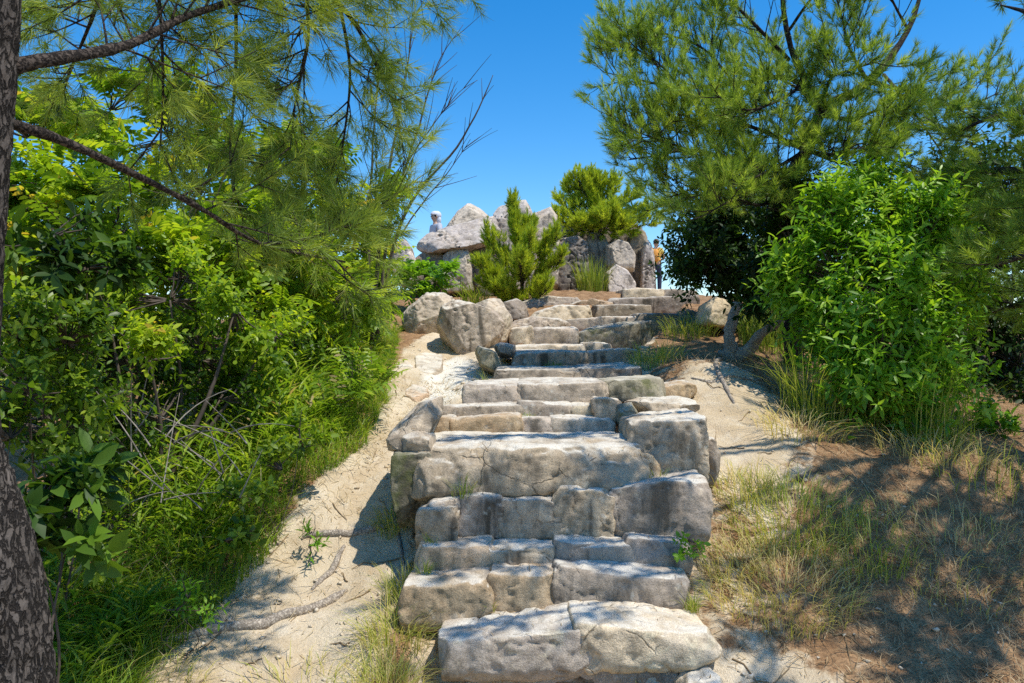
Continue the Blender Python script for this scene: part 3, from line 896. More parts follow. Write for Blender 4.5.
# ------------------------------------------------------------------ trees
def pine_growth(mb, shoots, br, n, length, s0=0.25, up=0.35, sub=3, r0=0.006, side=0.8, dens=1.0):
    """twigs along the branch polyline br; records shoots (pos, axis, len)"""
    br = np.asarray(br)
    seg = np.linalg.norm(np.diff(br, axis=0), axis=1)
    cum = np.concatenate([[0], np.cumsum(seg)])
    for k in range(n):
        s = (s0 + (1 - s0) * (k + rng.random()) / n)
        d = s * cum[-1]
        i = min(np.searchsorted(cum, d, 'right') - 1, len(br) - 2)
        p0 = br[i] + (br[i + 1] - br[i]) * (d - cum[i]) / max(seg[i], 1e-6)
        T = nrm(br[i + 1] - br[i])
        sd = nrm(np.cross(T, rng.normal(size=3)))
        dr = nrm(T * (0.5 + 0.5 * s) + sd * side + UP * up * rng.random())
        L = length * (0.55 + 0.7 * rng.random()) * (1.15 - 0.5 * s)
        t = np.linspace(0, 1, 6)[:, None]
        bend = nrm(rng.normal(size=3)) * 0.15
        tw = p0 + dr * L * t + (UP * up * 0.5 + bend) * L * t ** 2
        tube(mb, tw, np.linspace(r0, r0 * 0.35, 6), 4, 0.3, 1, False)
        ends = [(tw, L)]
        for _ in range(sub):
            a = rng.integers(1, 5)
            ax = nrm(tw[a + 1] - tw[a])
            q = nrm(ax * 0.8 + nrm(np.cross(ax, rng.normal(size=3))) * 0.75 + UP * up * 0.6)
            l2 = L * (0.3 + 0.35 * rng.random())
            st = tw[a] + q * l2 * t + UP * up * 0.4 * l2 * t ** 2
            tube(mb, st, np.linspace(r0 * 0.6, r0 * 0.25, 6), 4, 0.3, 1, False)
            ends.append((st, l2))
        for pl, l in ends:
            ax = nrm(pl[-1] - pl[-2])
            shoots.append((pl[-1] - ax * 0.03, nrm(ax + UP * up * 0.5), 0.10))
            m = int(dens * l / 0.075)
            for _ in range(m):
                u = 0.3 + 0.7 * rng.random()
                j = min(int(u * 5), 4)
                pp = pl[j] + (pl[j + 1] - pl[j]) * (u * 5 - j)
                a2 = nrm(nrm(pl[j + 1] - pl[j]) * 0.9 + 0.7 * nrm(rng.normal(size=3)) + UP * up * 0.5)
                shoots.append((pp, a2, 0.05 + 0.06 * rng.random()))


def finish_shoots(mb, shoots, nn, nl, w, **kw):
    P = np.array([s[0] for s in shoots])
    A = np.array([s[1] for s in shoots])
    ln = np.array([s[2] for s in shoots])
    add_shoots(mb, P, A, ln, nn, nl, w, **kw)


def pix(rows, n=None):
    """rows of (px, py, Y, radius) -> smooth polyline and radii"""
    a = np.array([[*W(r[0], r[1], r[2]), r[3]] for r in rows])
    a = spline(a, n or 6 * len(rows))
    return a[:, :3], np.maximum(a[:, 3], 0.002)


def on_ground(px, Y):
    X = (px - 512) / F * Y
    return np.array([X, Y, float(ground_z(np.array([X]), np.array([Y]), False)[0])])


def near_pine():
    root = empty('pine_tree', on_ground(5, 2.3) - [0, 0, 0.05], 'near pine with rough grey trunk at the left edge and drooping boughs', 'tree')
    g = on_ground(8, 2.3)
    rows = [(5, 700, 2.3, 0.125)]
    mb = MB()
    a = np.array([[g[0], g[1], g[2] - 0.1, 0.15], [*W(4, 683, 2.3), 0.122], [*W(-10, 560, 2.3), 0.112], [*W(-40, 430, 2.3), 0.095], [*W(-30, 300, 2.3), 0.075], [*W(-15, 170, 2.3), 0.058], [*W(-4, 60, 2.3), 0.052], [*W(4, -60, 2.3), 0.046], [*W(5, -250, 2.35), 0.045], [*W(15, -420, 2.4), 0.03]])
    s = spline(a, 170)
    sides = 72
    tube(mb, s[:, :3], s[:, 3], sides, 0.5, 0, True)
    v = mb.v[0]
    n = 170 * sides
    vv = v[:n].reshape(170, sides, 3)
    c = s[:, None, :3]
    rad = vv - c
    ang = np.arange(sides) / sides * 2 * np.pi
    q = np.stack([np.broadcast_to(np.cos(ang)[None] * 1.0, (170, sides)), np.broadcast_to(np.sin(ang)[None], (170, sides)), np.broadcast_to((s[:, 2] * 2.2)[:, None], (170, sides))], -1).reshape(-1, 3)
    q = q + 0.25 * np.stack([perlin(q * 3 + 70), perlin(q * 3 + 90), 0 * q[:, 0]], 1)
    pl = np.abs(perlin(q * np.array([5.5, 5.5, 2.6]) + 3)) + 0.5 * np.abs(perlin(q * np.array([11, 11, 6]) + 8))
    d = (np.clip(pl, 0, 0.45) - 0.25) * 0.40 + 0.05 * fbm(q * 14, 2)
    mb.v[0][:n] = (c + rad * (1 + d.reshape(170, sides, 1))).reshape(-1, 3)
    mb.build('trunk', M['near_bark'], root, smooth=True)
    cr = MB()
    sh = []
    spec = [
        ([(8, 68, 2.32, 0.024), (60, 58, 2.45, 0.020), (130, 44, 2.7, 0.016), (190, 15, 2.95, 0.013), (270, -10, 3.2, 0.012), (350, -40, 3.5, 0.007)], 26, 0.42),
        ([(-6, 118, 2.3, 0.017), (60, 140, 2.5, 0.015), (130, 172, 2.75, 0.0125), (200, 208, 3.0, 0.010), (262, 244, 3.25, 0.007), (345, 262, 3.6, 0.005)], 11, 0.34),
        ([(262, 244, 3.25, 0.008), (300, 240, 3.5, 0.007), (350, 226, 3.8, 0.005), (395, 196, 4.1, 0.003)], 14, 0.36),
        ([(10, -60, 2.35, 0.032), (120, -70, 2.8, 0.024), (240, -50, 3.3, 0.018), (340, 5, 3.7, 0.012), (385, 85, 4.0, 0.006), (400, 130, 4.1, 0.003)], 24, 0.40),
        ([(240, -50, 3.3, 0.012), (340, -50, 3.8, 0.010), (400, -25, 4.2, 0.007), (440, 0, 4.5, 0.003)], 14, 0.36),
        ([(150, -66, 2.9, 0.010), (160, 10, 3.0, 0.007), (163, 90, 3.1, 0.005), (160, 150, 3.1, 0.003)], 12, 0.30),
        ([(120, -70, 2.8, 0.012), (95, 10, 3.0, 0.008), (75, 60, 3.2, 0.005), (60, 100, 3.3, 0.003)], 12, 0.34),
        ([(340, 5, 3.7, 0.010), (350, 70, 3.8, 0.007), (345, 130, 3.9, 0.005), (335, 190, 3.9, 0.003)], 16, 0.36),
        ([(235, -48, 3.3, 0.010), (236, 60, 3.35, 0.007), (231, 140, 3.4, 0.005), (233, 195, 3.4, 0.003)], 12, 0.30),
        ([(306, -25, 3.55, 0.010), (308, 40, 3.5, 0.007), (296, 100, 3.5, 0.004), (290, 150, 3.5, 0.003)], 14, 0.34),
        ([(0, -200, 2.35, 0.028), (-60, -160, 2.9, 0.02), (40, -80, 3.4, 0.014), (90, -10, 3.7, 0.006)], 12, 0.36),
    ]
    for k, (rows, n, L) in enumerate(spec):
        p, r = pix(rows)
        if k < 2:
            b = MB()
            tube(b, p, r, 14, 0.5, 0, True, 0.25, 14)
            b.build('branch', M['bark'], root, smooth=True)
        else:
            tube(cr, p, r, 7, 0.3, 1, True, 0.2, 14)
        pine_growth(cr, sh, p, n, L, 0.45 if k == 1 else 0.2, 0.1, 3, 0.0045, 0.8, 0.9)
    finish_shoots(cr, sh, 40, 0.088, 0.0029, tint_mid=0.55, tint_sd=0.2, spread=(0.3, 1.05))
    cr.build('crown', [M['near_needle'], M['bark']], root)
    return root


def right_pine():
    root = empty('pine_tree', on_ground(796, 8.0), 'spreading pine with bent dark trunk right of the upper steps', 'tree')
    mb = MB()
    trunks = [
        [(796, 408, 8.0, 0.13), (792, 330, 8.0, 0.10), (786, 250, 8.0, 0.085), (784, 195, 8.0, 0.075), (806, 150, 8.0, 0.065), (822, 112, 8.0, 0.055), (868, 82, 8.0, 0.042), (908, 30, 8.1, 0.03), (930, -40, 8.2, 0.015)],
        [(822, 112, 8.0, 0.045), (806, 82, 7.9, 0.036), (789, 40, 7.8, 0.028), (782, -20, 7.8, 0.02), (790, -90, 7.8, 0.01)],
    ]
    cr = MB()
    sh = []
    for k, r in enumerate(trunks):
        p, rr = pix(r, 40)
        tube(mb, p, rr, 14, 0.5, 0, True, 0.25, 9)
    limbs = [
        [(818, 110, 8.0, 0.030), (789, 78, 7.8, 0.025), (735, 84, 7.6, 0.020), (680, 88, 7.5, 0.014), (640, 80, 7.4, 0.009), (603, 72, 7.4, 0.004)],
        [(782, 180, 8.0, 0.030), (730, 160, 7.6, 0.022), (690, 150, 7.4, 0.016), (655, 156, 7.3, 0.010), (628, 160, 7.3, 0.004)],
        [(730, 160, 7.6, 0.016), (705, 180, 7.3, 0.012), (685, 192, 7.2, 0.008), (665, 198, 7.2, 0.004)],
        [(735, 84, 7.6, 0.014), (705, 50, 7.5, 0.010), (670, 35, 7.5, 0.006), (648, 30, 7.5, 0.003)],
        [(789, 60, 7.85, 0.02), (750, 20, 7.6, 0.015), (720, -10, 7.5, 0.008), (700, -30, 7.5, 0.004)],
        [(806, 150, 8.0, 0.028), (760, 130, 7.5, 0.02), (715, 118, 7.2, 0.012), (672, 122, 7.0, 0.005)],
        [(806, 150, 8.0, 0.026), (790, 160, 7.3, 0.018), (760, 175, 6.9, 0.010), (725, 190, 6.7, 0.004)],
        [(822, 112, 8.0, 0.024), (850, 120, 7.6, 0.018), (880, 110, 7.3, 0.012), (915, 115, 7.1, 0.005)],
        [(868, 82, 8.0, 0.026), (910, 92, 7.9, 0.018), (960, 108, 7.8, 0.010), (1000, 92, 7.8, 0.004)],
        [(868, 82, 8.0, 0.022), (850, 50, 7.6, 0.015), (840, 10, 7.4, 0.008), (830, -20, 7.4, 0.004)],
        [(822, 112, 8.0, 0.024), (800, 90, 8.6, 0.018), (760, 70, 9.0, 0.010), (720, 60, 9.2, 0.004)],
        [(784, 195, 8.0, 0.024), (740, 180, 8.6, 0.018), (700, 195, 8.9, 0.010), (660, 205, 9.0, 0.004)],
        [(806, 150, 8.0, 0.022), (850, 165, 7.5, 0.014), (890, 160, 7.3, 0.008), (925, 170, 7.3, 0.004)],
        [(789, 30, 7.8, 0.018), (815, -5, 7.5, 0.012), (850, -30, 7.4, 0.005)],
        [(908, 30, 8.1, 0.016), (890, -5, 7.8, 0.010), (880, -40, 7.8, 0.005)],
    ]
    limbs += [
        [(784, 195, 8.0, 0.024), (760, 205, 7.3, 0.016), (735, 200, 6.8, 0.010), (705, 215, 6.6, 0.004)],
        [(806, 150, 8.0, 0.024), (830, 155, 7.2, 0.016), (855, 145, 6.7, 0.008), (880, 140, 6.5, 0.004)],
        [(806, 82, 7.9, 0.02), (780, 100, 7.2, 0.014), (745, 110, 6.8, 0.008), (715, 95, 6.6, 0.004)],
        [(822, 112, 8.0, 0.022), (830, 80, 7.4, 0.015), (850, 70, 7.0, 0.008), (885, 60, 6.8, 0.004)],
        [(690, 150, 7.4, 0.012), (660, 140, 7.1, 0.008), (630, 130, 7.0, 0.004)],
        [(680, 88, 7.5, 0.010), (655, 60, 7.3, 0.006), (625, 45, 7.3, 0.003)],
        [(884, 75, 8.0, 0.018), (905, 100, 7.4, 0.012), (940, 150, 7.2, 0.006), (955, 175, 7.2, 0.003)],
    ]
    cnt = [28, 26, 20, 16, 18, 28, 24, 20, 16, 16, 14, 18, 20, 10, 8, 22, 20, 22, 18, 18, 18, 14]
    for r, n in zip(limbs, cnt):
        p, rr = pix(r, 22)
        tube(mb, p, rr, 8, 0.5, 0, True, 0.2, 12)
        pine_growth(cr, sh, p, int(n * 0.95), 0.54, 0.18, 0.5, 3, 0.006, 0.85, 0.85)
    mb.build('trunk', M['bark'], root, smooth=True)
    finish_shoots(cr, sh, 44, 0.082, 0.0046, tint_mid=0.6, tint_sd=0.2, spread=(0.2, 0.9))
    cr.build('crown', [M['pine_needle'], M['bark']], root)


def edge_pine():
    """pine standing just outside the right edge: boughs reach in and overhang the lower steps"""
    X0, Y0 = 4.5, 5.2
    g = np.array([X0, Y0, float(ground_z(np.array([X0]), np.array([Y0]), False)[0])])
    root = empty('pine_tree', g, 'dark pine at the right edge whose boughs hang into the picture', 'tree')
    mb = MB()
    a = np.array([[X0, Y0, g[2] - 0.1, 0.19], [X0 - 0.05, Y0, g[2] + 1.2, 0.15], [X0 + 0.05, Y0 - 0.05, g[2] + 2.8, 0.12], [X0 - 0.1, Y0 - 0.2, g[2] + 4.2, 0.09], [X0 - 0.3, Y0 - 0.3, g[2] + 5.6, 0.05], [X0 - 0.3, Y0 - 0.3, g[2] + 6.6, 0.02]])
    s = spline(a, 60)
    tube(mb, s[:, :3], s[:, 3], 20, 0.5, 0, True, 0.25, 9)
    cr = MB()
    sh = []
    T = lambda h: s[np.argmin(abs(s[:, 2] - (g[2] + h))), :3]
    def limb(h, pts, n, L=0.45, s0=0.25):
        p = np.concatenate([[T(h)], np.array(pts, float)])
        q = spline(p, 22)
        tube(mb, q, np.linspace(0.038, 0.005, 22), 8, 0.5, 0, True, 0.2, 10)
        pine_growth(cr, sh, q, n, L, s0, 0.25, 3, 0.006, 0.8, 0.9)
    # boughs seen at the right edge
    limb(2.0, [W(1010, 170, 6.2), W(960, 185, 6.6), W(925, 205, 6.8)], 18)
    limb(1.7, [W(1020, 230, 6.2), W(975, 240, 6.6), W(945, 250, 6.8)], 18)
    limb(2.6, [W(1040, 110, 6.0), W(985, 120, 6.3), W(945, 140, 6.6)], 18)
    limb(1.5, [W(1040, 300, 6.2), W(1000, 310, 6.6), W(965, 320, 6.8)], 16)
    limb(3.1, [W(1060, 20, 5.9), W(1020, 10, 6.3), W(1000, 5, 6.5)], 5)
    limb(2.0, [W(1010, 260, 5.4), W(1005, 250, 5.2)], 10)
    limb(4.2, [[3.4, 3.7, 4.6], [2.2, 3.5, 4.55], [1.6, 3.4, 4.45], [1.15, 3.3, 4.4]], 20, 0.38, 0.58)  # this and the next hang unseen overhead and dapple the steps
    limb(4.0, [[3.2, 4.7, 4.65], [2.0, 4.5, 4.55], [1.4, 4.4, 4.45], [0.95, 4.3, 4.4]], 18, 0.38, 0.58)
    # boughs overhead, above the frame: they dapple the lower steps
    limb(3.6, [[3.3, 4.4, 4.15], [2.3, 3.9, 4.2], [1.6, 3.7, 4.15], [1.2, 3.6, 4.1]], 17, 0.36, 0.58)
    limb(4.0, [[3.4, 3.9, 4.5], [2.6, 3.3, 4.6], [1.9, 3.0, 4.5], [1.3, 2.9, 4.4]], 11, 0.38, 0.58)
    limb(3.3, [[3.6, 4.0, 3.9], [3.0, 3.3, 4.0], [2.5, 2.7, 3.9]], 22)
    limb(4.6, [[3.6, 4.6, 5.0], [2.8, 4.4, 5.2], [1.9, 4.3, 5.2], [1.3, 4.2, 5.1]], 10, 0.38, 0.58)
    limb(3.0, [[3.9, 4.2, 3.5], [3.4, 3.4, 3.5], [3.1, 2.8, 3.3]], 25)
    limb(2.6, [[4.3, 4.0, 3.0], [4.1, 3.2, 3.1], [3.8, 2.6, 3.0]], 22)
    limb(3.9, [[4.3, 4.2, 4.4], [3.9, 3.4, 4.5], [3.6, 2.8, 4.5]], 22)
    limb(2.8, [[4.2, 4.4, 3.2], [3.9, 3.7, 3.3], [3.4, 3.2, 3.2]], 28)
    limb(3.5, [[3.9, 4.6, 4.2], [3.6, 4.2, 4.3], [3.3, 3.4, 4.2]], 14)
    limb(5.0, [[4.4, 6.0, 5.4], [3.9, 6.6, 5.6], [3.4, 7.0, 5.7]], 14)
    mb.build('trunk', M['bark'], root, smooth=True)
    finish_shoots(cr, sh, 42, 0.09, 0.005, tint_mid=0.42, tint_sd=0.18, spread=(0.25, 1.0))
    cr.build('crown', [M['pine_needle'], M['bark']], root)


def small_pine(label, base, top, Y, limbs, n, L, nn, nl, w, mat='young_needle', up=0.8, r=0.035):
    b = W(base[0], base[1], Y)
    root = empty('small_pine', b, label, 'tree')
    mb = MB()
    t = W(top[0], top[1], Y)
    s = spline(np.array([b - [0, 0, 0.15], b + (t - b) * 0.35 + [0.04, 0.05, 0], b + (t - b) * 0.7, t]), 24)
    tube(mb, s, np.linspace(r, 0.005, 24), 8, 0.5, 0, True, 0.2, 12)
    cr = MB()
    sh = []
    pine_growth(cr, sh, s, n // 2, L * 0.7, 0.25, up, 2, 0.005, 0.6, 1.0)
    for (h, px, py, dy) in limbs:
        a = s[int(h * 23)]
        e = W(px, py, Y + dy)
        m = (a + e) / 2 - [0, 0, 0.08 * np.linalg.norm(e - a)]
        q = spline(np.array([a, m, e]), 12)
        tube(mb, q, np.linspace(r * 0.45, 0.004, 12), 6, 0.5, 0, True, 0.2, 12)
        pine_growth(cr, sh, q, n // len(limbs) + 5, L, 0.15, up, 2, 0.005, 0.7, 1.0)
    mb.build('trunk', M['bark'], root, smooth=True)
    finish_shoots(cr, sh, nn, nl, w, tint_mid=0.55, tint_sd=0.2, spread=(0.15, 0.75))
    cr.build('crown', [M[mat], M['bark']], root)


def broadleaf(name, label, cat, base, lumps, nsh, k, leaf, wid, mat, mode='spiral', shoot=0.22, droop=0.25, up=0.5, stems=3, stem_r=0.022, fill=0.55, group=None, tintb=0.0, clump=11):
    """base (px, Y); lumps (px, py, Y, radius px)"""
    g = on_ground(*base) if len(base) == 2 else np.asarray(base, float)
    root = empty(name, g - [0, 0, 0.03], label, cat, group)
    st, cr = MB(), MB()
    Ls = [(W(x, y, Y), r / F * Y) for x, y, Y, r in lumps]
    wts = np.array([r ** 2 for _, r in Ls])
    wts = wts / wts.sum()
    for c, r in Ls:
        off = rng.normal(size=3) * 0.05
        off[2] = -0.05
        mid = g + (c - g) * 0.5 + rng.normal(size=3) * 0.08
        p = spline(np.array([g + off, mid, c]), 12)
        tube(st, p, np.linspace(stem_r, stem_r * 0.3, 12), 6, 0.4, 0, True, 0.2, 15)
    for (c, r), w in zip(Ls, wts):
        n = max(4, int(nsh * w))
        cc = nrm(rng.normal(size=(max(3, n // clump), 3)))
        cr_ = 0.75 + 0.35 * rng.random(len(cc))
        ci = rng.integers(0, len(cc), n)
        d = nrm(cc[ci] + 0.21 * rng.normal(size=(n, 3)))
        # lumpy outline
        lump = 1 + 0.35 * perlin(d * 2.3 + c * 3.1)
        rad = r * lump * (fill + (1 - fill) * rng.random(n)) ** 0.6 * cr_[ci] * (0.85 + 0.25 * rng.random(n))
        P = c + d * rad[:, None] * np.array([1, 1, 0.92])
        lead = rng.random(n) < 0.10
        P = np.where(lead[:, None], c + (P - c) * (1.12 + 0.2 * rng.random((n, 1))), P)
        A = nrm(d * 0.75 + UP * up + 0.45 * rng.normal(size=(n, 3)))
        sl = shoot * (0.6 + 0.7 * rng.random(n))
        keep = rng.random(n) < 0.30
        for a, ax, l in zip(P[keep], A[keep], sl[keep]):
            m = c + (a - c) * 0.5 + rng.normal(size=3) * 0.03 * r
            tube(cr, np.array([c + (a - c) * 0.12, m, a, a + ax * l * 0.9]), [0.007, 0.005, 0.0035, 0.0015], 4, 0.3, 1, False)
        a1 = nrm(np.cross(A, UP + 0.3 * rng.normal(size=(n, 3))))
        a2 = np.cross(a1, A)
        a2 = a2 * np.sign(a2[:, 2:3] + 1e-6)
        t = (np.arange(k) + 0.4 * rng.random((n, k))) / k
        if mode == 'spiral':
            ph = np.arange(k)[None] * 2.4 + rng.random((n, 1)) * 6.28
            R = np.cos(ph)[..., None] * a1[:, None] + np.sin(ph)[..., None] * a2[:, None]
            D = A[:, None] * (0.35 + 0.5 * t[..., None]) + R * 0.9 - UP * droop * rng.random((n, k))[..., None]
            N = A[:, None] * 0.8 + UP * 0.7 + 0.55 * rng.normal(size=(n, k, 3))
            size = 0.5 + 0.75 * rng.random((n, k)) * (0.7 + 0.45 * rng.random((n, 1)))
        else:
            sgn = np.where(np.arange(k) % 2 == 0, 1, -1)[None, :, None]
            D = A[:, None] * 0.55 + sgn * a1[:, None] * 0.85 - UP * droop * (0.5 + 0.6 * t[..., None])
            N = a2[:, None] + 0.2 * rng.normal(size=(n, k, 3)) + UP * 0.3
            size = (0.7 + 0.5 * np.sin(np.pi * (0.15 + 0.75 * t))) * (0.85 + 0.3 * rng.random((n, k)))
        base_p = P[:, None] + A[:, None] * (t * sl[:, None])[..., None] - UP * (0.35 * droop * (t ** 2) * sl[:, None])[..., None]
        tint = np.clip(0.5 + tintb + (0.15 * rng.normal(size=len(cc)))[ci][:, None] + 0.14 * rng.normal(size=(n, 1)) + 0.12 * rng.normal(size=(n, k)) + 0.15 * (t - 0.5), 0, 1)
        add_leaves(cr, base_p.reshape(-1, 3), D.reshape(-1, 3), N.reshape(-1, 3), leaf * size.ravel(), wid * size.ravel(), 0.14, 0.14, tint.ravel())
    st.build('stem', M['twig'], root, smooth=True)
    cr.build('crown', [M[mat], M['twig']], root)
    return root


def build_trees():
    near_pine()
    right_pine()
    edge_pine()
    small_pine('small bright yellow green pine in front of the summit rocks', (522, 306), (513, 204), 11.9,
               [(0.15, 482, 268, -0.3), (0.2, 560, 262, -0.2), (0.3, 486, 240, 0), (0.35, 556, 240, -0.2), (0.1, 500, 292, -0.5), (0.12, 545, 292, -0.5), (0.45, 530, 228, 0.1), (0.25, 520, 262, -0.7), (0.3, 530, 240, -0.6), (0.05, 488, 288, -0.2)],
               260, 0.21, 44, 0.075, 0.008)
    small_pine('yellow green pine growing on top of the cliff beside the hiker', (598, 238), (590, 184), 14.6,
               [(0.2, 556, 218, -0.2), (0.3, 560, 202, 0), (0.4, 566, 188, 0.2), (0.25, 612, 212, -0.4), (0.3, 644, 212, -0.2), (0.5, 614, 184, 0), (0.2, 578, 224, -0.5), (0.25, 628, 226, -0.5), (0.3, 656, 222, -0.3), (0.6, 596, 180, 0), (0.6, 578, 180, 0), (0.25, 602, 220, -0.6), (0.35, 636, 196, -0.1)],
               250, 0.25, 40, 0.08, 0.010, up=0.5)
    # left thicket
    broadleaf('broadleaf_tree', 'tall yellow green leafy tree behind the near pine boughs', 'tree', (120, 7.0),
              [(30, 140, 7.0, 52), (70, 100, 7.2, 40), (110, 112, 6.8, 46), (170, 140, 6.6, 52), (60, 190, 6.6, 60), (200, 200, 6.5, 60), (120, 230, 6.3, 62), (20, 250, 6.4, 55), (180, 280, 6.2, 62), (90, 300, 6.2, 60), (230, 160, 6.9, 42), (-40, 200, 6.5, 60)],
              1500, 11, 0.078, 0.036, 'leaf_yellow', 'pinnate', 0.24, 0.35, 0.35, fill=0.5, clump=22)
    broadleaf('broadleaf_tree', 'bright green tree with feathery compound leaves left of the summit rocks', 'tree', (300, 7.6),
              [(270, 185, 7.6, 46), (330, 188, 7.6, 44), (250, 240, 7.3, 52), (320, 240, 7.3, 52), (290, 290, 7.0, 52), (370, 190, 7.9, 30), (240, 300, 6.9, 46), (345, 290, 7.3, 40)],
              1050, 12, 0.08, 0.030, 'leaf_yellow', 'pinnate', 0.26, 0.4, 0.35, fill=0.5, tintb=-0.05, clump=22)
    broadleaf('shrub', 'light green bush reaching towards the jagged crest rock', 'shrub', (372, 9.2),
              [(356, 232, 9.2, 32), (380, 250, 9.2, 22), (350, 270, 8.8, 34), (372, 292, 8.8, 24), (345, 312, 8.3, 32)],
              420, 10, 0.085, 0.032, 'leaf_yellow', 'pinnate', 0.24, 0.35, 0.4)
    broadleaf('shrub', 'low bright green leaves in front of the low dark summit ledge', 'shrub', (430, 11.4),
              [(425, 274, 11.4, 15), (445, 270, 11.4, 13), (408, 282, 11.2, 15), (436, 284, 11.3, 12)],
              150, 9, 0.09, 0.036, 'leaf_green', 'pinnate', 0.2, 0.35, 0.4, stem_r=0.01)
    broadleaf('shrub', 'dark understorey shrub below the yellow green leafy tree', 'shrub', (130, 5.7),
              [(60, 380, 5.4, 62), (130, 370, 5.6, 60), (200, 360, 5.8, 56), (250, 330, 6.2, 46), (160, 420, 5.2, 50), (90, 440, 4.9, 50), (20, 420, 4.8, 55), (220, 400, 5.6, 40), (-50, 380, 5.0, 60)],
              1100, 10, 0.06, 0.026, 'leaf_mid', 'spiral', 0.2, 0.25, 0.4, fill=0.45, tintb=-0.26, clump=26)  # leaf tint lowered to paint in the shaded hollows
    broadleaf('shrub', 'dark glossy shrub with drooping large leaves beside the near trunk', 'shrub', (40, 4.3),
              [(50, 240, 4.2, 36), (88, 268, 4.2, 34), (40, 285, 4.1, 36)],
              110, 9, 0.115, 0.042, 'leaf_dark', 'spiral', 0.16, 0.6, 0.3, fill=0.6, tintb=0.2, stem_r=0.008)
    broadleaf('shrub', 'leafy bush filling the gap between near trunk and seedling', 'shrub', (40, 4.0),
              [(20, 340, 3.9, 40), (66, 345, 4.0, 40), (30, 395, 3.8, 42), (85, 395, 4.1, 40), (60, 430, 4.0, 36), (10, 440, 3.7, 36)],
              420, 10, 0.06, 0.027, 'leaf_mid', 'spiral', 0.16, 0.25, 0.45, stem_r=0.008)
    broadleaf('shrub', 'sunlit small leaved bush under the drooping pine bough', 'shrub', (150, 5.2),
              [(40, 340, 5.0, 48), (110, 320, 5.2, 50), (170, 300, 5.4, 50), (235, 310, 5.6, 44), (275, 335, 5.8, 36), (150, 360, 5.0, 44), (-20, 350, 4.8, 50)],
              620, 10, 0.062, 0.030, 'leaf_yellow', 'spiral', 0.2, 0.3, 0.4, fill=0.6, clump=30, tintb=-0.06)
    broadleaf('shrub', 'big leaved evergreen seedling at foot of the near trunk', 'shrub', (40, 3.1),
              [(52, 478, 3.1, 34), (30, 520, 3.0, 34), (70, 530, 3.1, 28), (40, 560, 2.95, 30)],
              70, 8, 0.11, 0.048, 'leaf_dark', 'spiral', 0.12, 0.5, 0.5, stem_r=0.008, tintb=0.2)
    broadleaf('shrub', 'mid green shrub in shadow along the sand path top', 'shrub', (330, 7.4),
              [(300, 345, 7.0, 34), (340, 335, 7.4, 30), (366, 330, 8.2, 18), (270, 372, 6.6, 34), (320, 372, 6.9, 24)],
              420, 10, 0.055, 0.024, 'leaf_mid', 'spiral', 0.18, 0.25, 0.5, tintb=-0.05)
    broadleaf('broadleaf_tree', 'dark background trees behind the left thicket', 'tree', (120, 10.5),
              [(-20, 230, 10.5, 80), (60, 250, 10.2, 80), (150, 250, 10.2, 80), (230, 250, 10.4, 70), (300, 260, 10.6, 60), (350, 285, 10.8, 46), (20, 340, 9.6, 80), (120, 340, 9.6, 80), (220, 340, 9.8, 70), (290, 330, 10.0, 56), (-80, 300, 9.8, 90), (60, 420, 8.2, 66), (160, 420, 8.2, 66)],
              2600, 10, 0.11, 0.05, 'leaf_mid', 'spiral', 0.26, 0.3, 0.3, fill=0.4, tintb=-0.24)  # leaves tinted darker so gaps in the thicket look shaded
    broadleaf('fern', 'bright feathery fern clump at top of the bamboo grass band', 'fern', (352, 6.3),
              [(350, 392, 6.3, 18), (372, 384, 6.5, 15), (330, 400, 6.2, 15)], 70, 14, 0.075, 0.02, 'bamboo_leaf', 'pinnate', 0.3, 0.4, 0.7, stem_r=0.004)
    broadleaf('shrub', 'round leaved seedlings poking out of the bamboo grass', 'shrub', (270, 4.9),
              [(282, 470, 4.9, 18), (255, 500, 4.7, 20), (225, 540, 4.4, 20), (300, 440, 5.2, 16)], 110, 8, 0.06, 0.032, 'leaf_mid', 'spiral', 0.12, 0.3, 0.5, stem_r=0.005)
    # right side
    broadleaf('shrub', 'sunlit bright green shrub with shiny lance leaves right of the steps', 'shrub', (865, 6.6),
              [(850, 225, 6.6, 42), (885, 205, 6.7, 40), (910, 245, 6.5, 52), (840, 280, 6.4, 50), (900, 300, 6.2, 56), (945, 290, 6.5, 36), (838, 330, 6.4, 40), (880, 355, 6.0, 50), (935, 350, 6.2, 40), (805, 290, 6.6, 26), (850, 395, 6.0, 36), (910, 395, 6.0, 36), (950, 225, 6.8, 26)],
              2300, 11, 0.095, 0.029, 'leaf_green', 'spiral', 0.24, 0.3, 0.75, fill=0.6, tintb=0.06)
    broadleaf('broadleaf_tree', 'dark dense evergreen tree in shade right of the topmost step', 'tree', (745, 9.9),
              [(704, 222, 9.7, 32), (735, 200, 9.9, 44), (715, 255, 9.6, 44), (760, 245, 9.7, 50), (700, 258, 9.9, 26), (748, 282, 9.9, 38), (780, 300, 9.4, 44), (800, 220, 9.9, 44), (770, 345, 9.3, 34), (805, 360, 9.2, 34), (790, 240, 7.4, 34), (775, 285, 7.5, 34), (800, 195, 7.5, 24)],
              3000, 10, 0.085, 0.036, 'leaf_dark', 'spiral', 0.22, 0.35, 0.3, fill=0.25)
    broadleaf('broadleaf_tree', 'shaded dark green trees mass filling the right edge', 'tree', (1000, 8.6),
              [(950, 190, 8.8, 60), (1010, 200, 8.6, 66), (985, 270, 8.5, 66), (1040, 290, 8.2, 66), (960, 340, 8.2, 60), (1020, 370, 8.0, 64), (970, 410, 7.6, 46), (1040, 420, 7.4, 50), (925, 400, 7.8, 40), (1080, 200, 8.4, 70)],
              2600, 10, 0.085, 0.036, 'leaf_dark', 'spiral', 0.22, 0.3, 0.3, fill=0.3, tintb=-0.08)
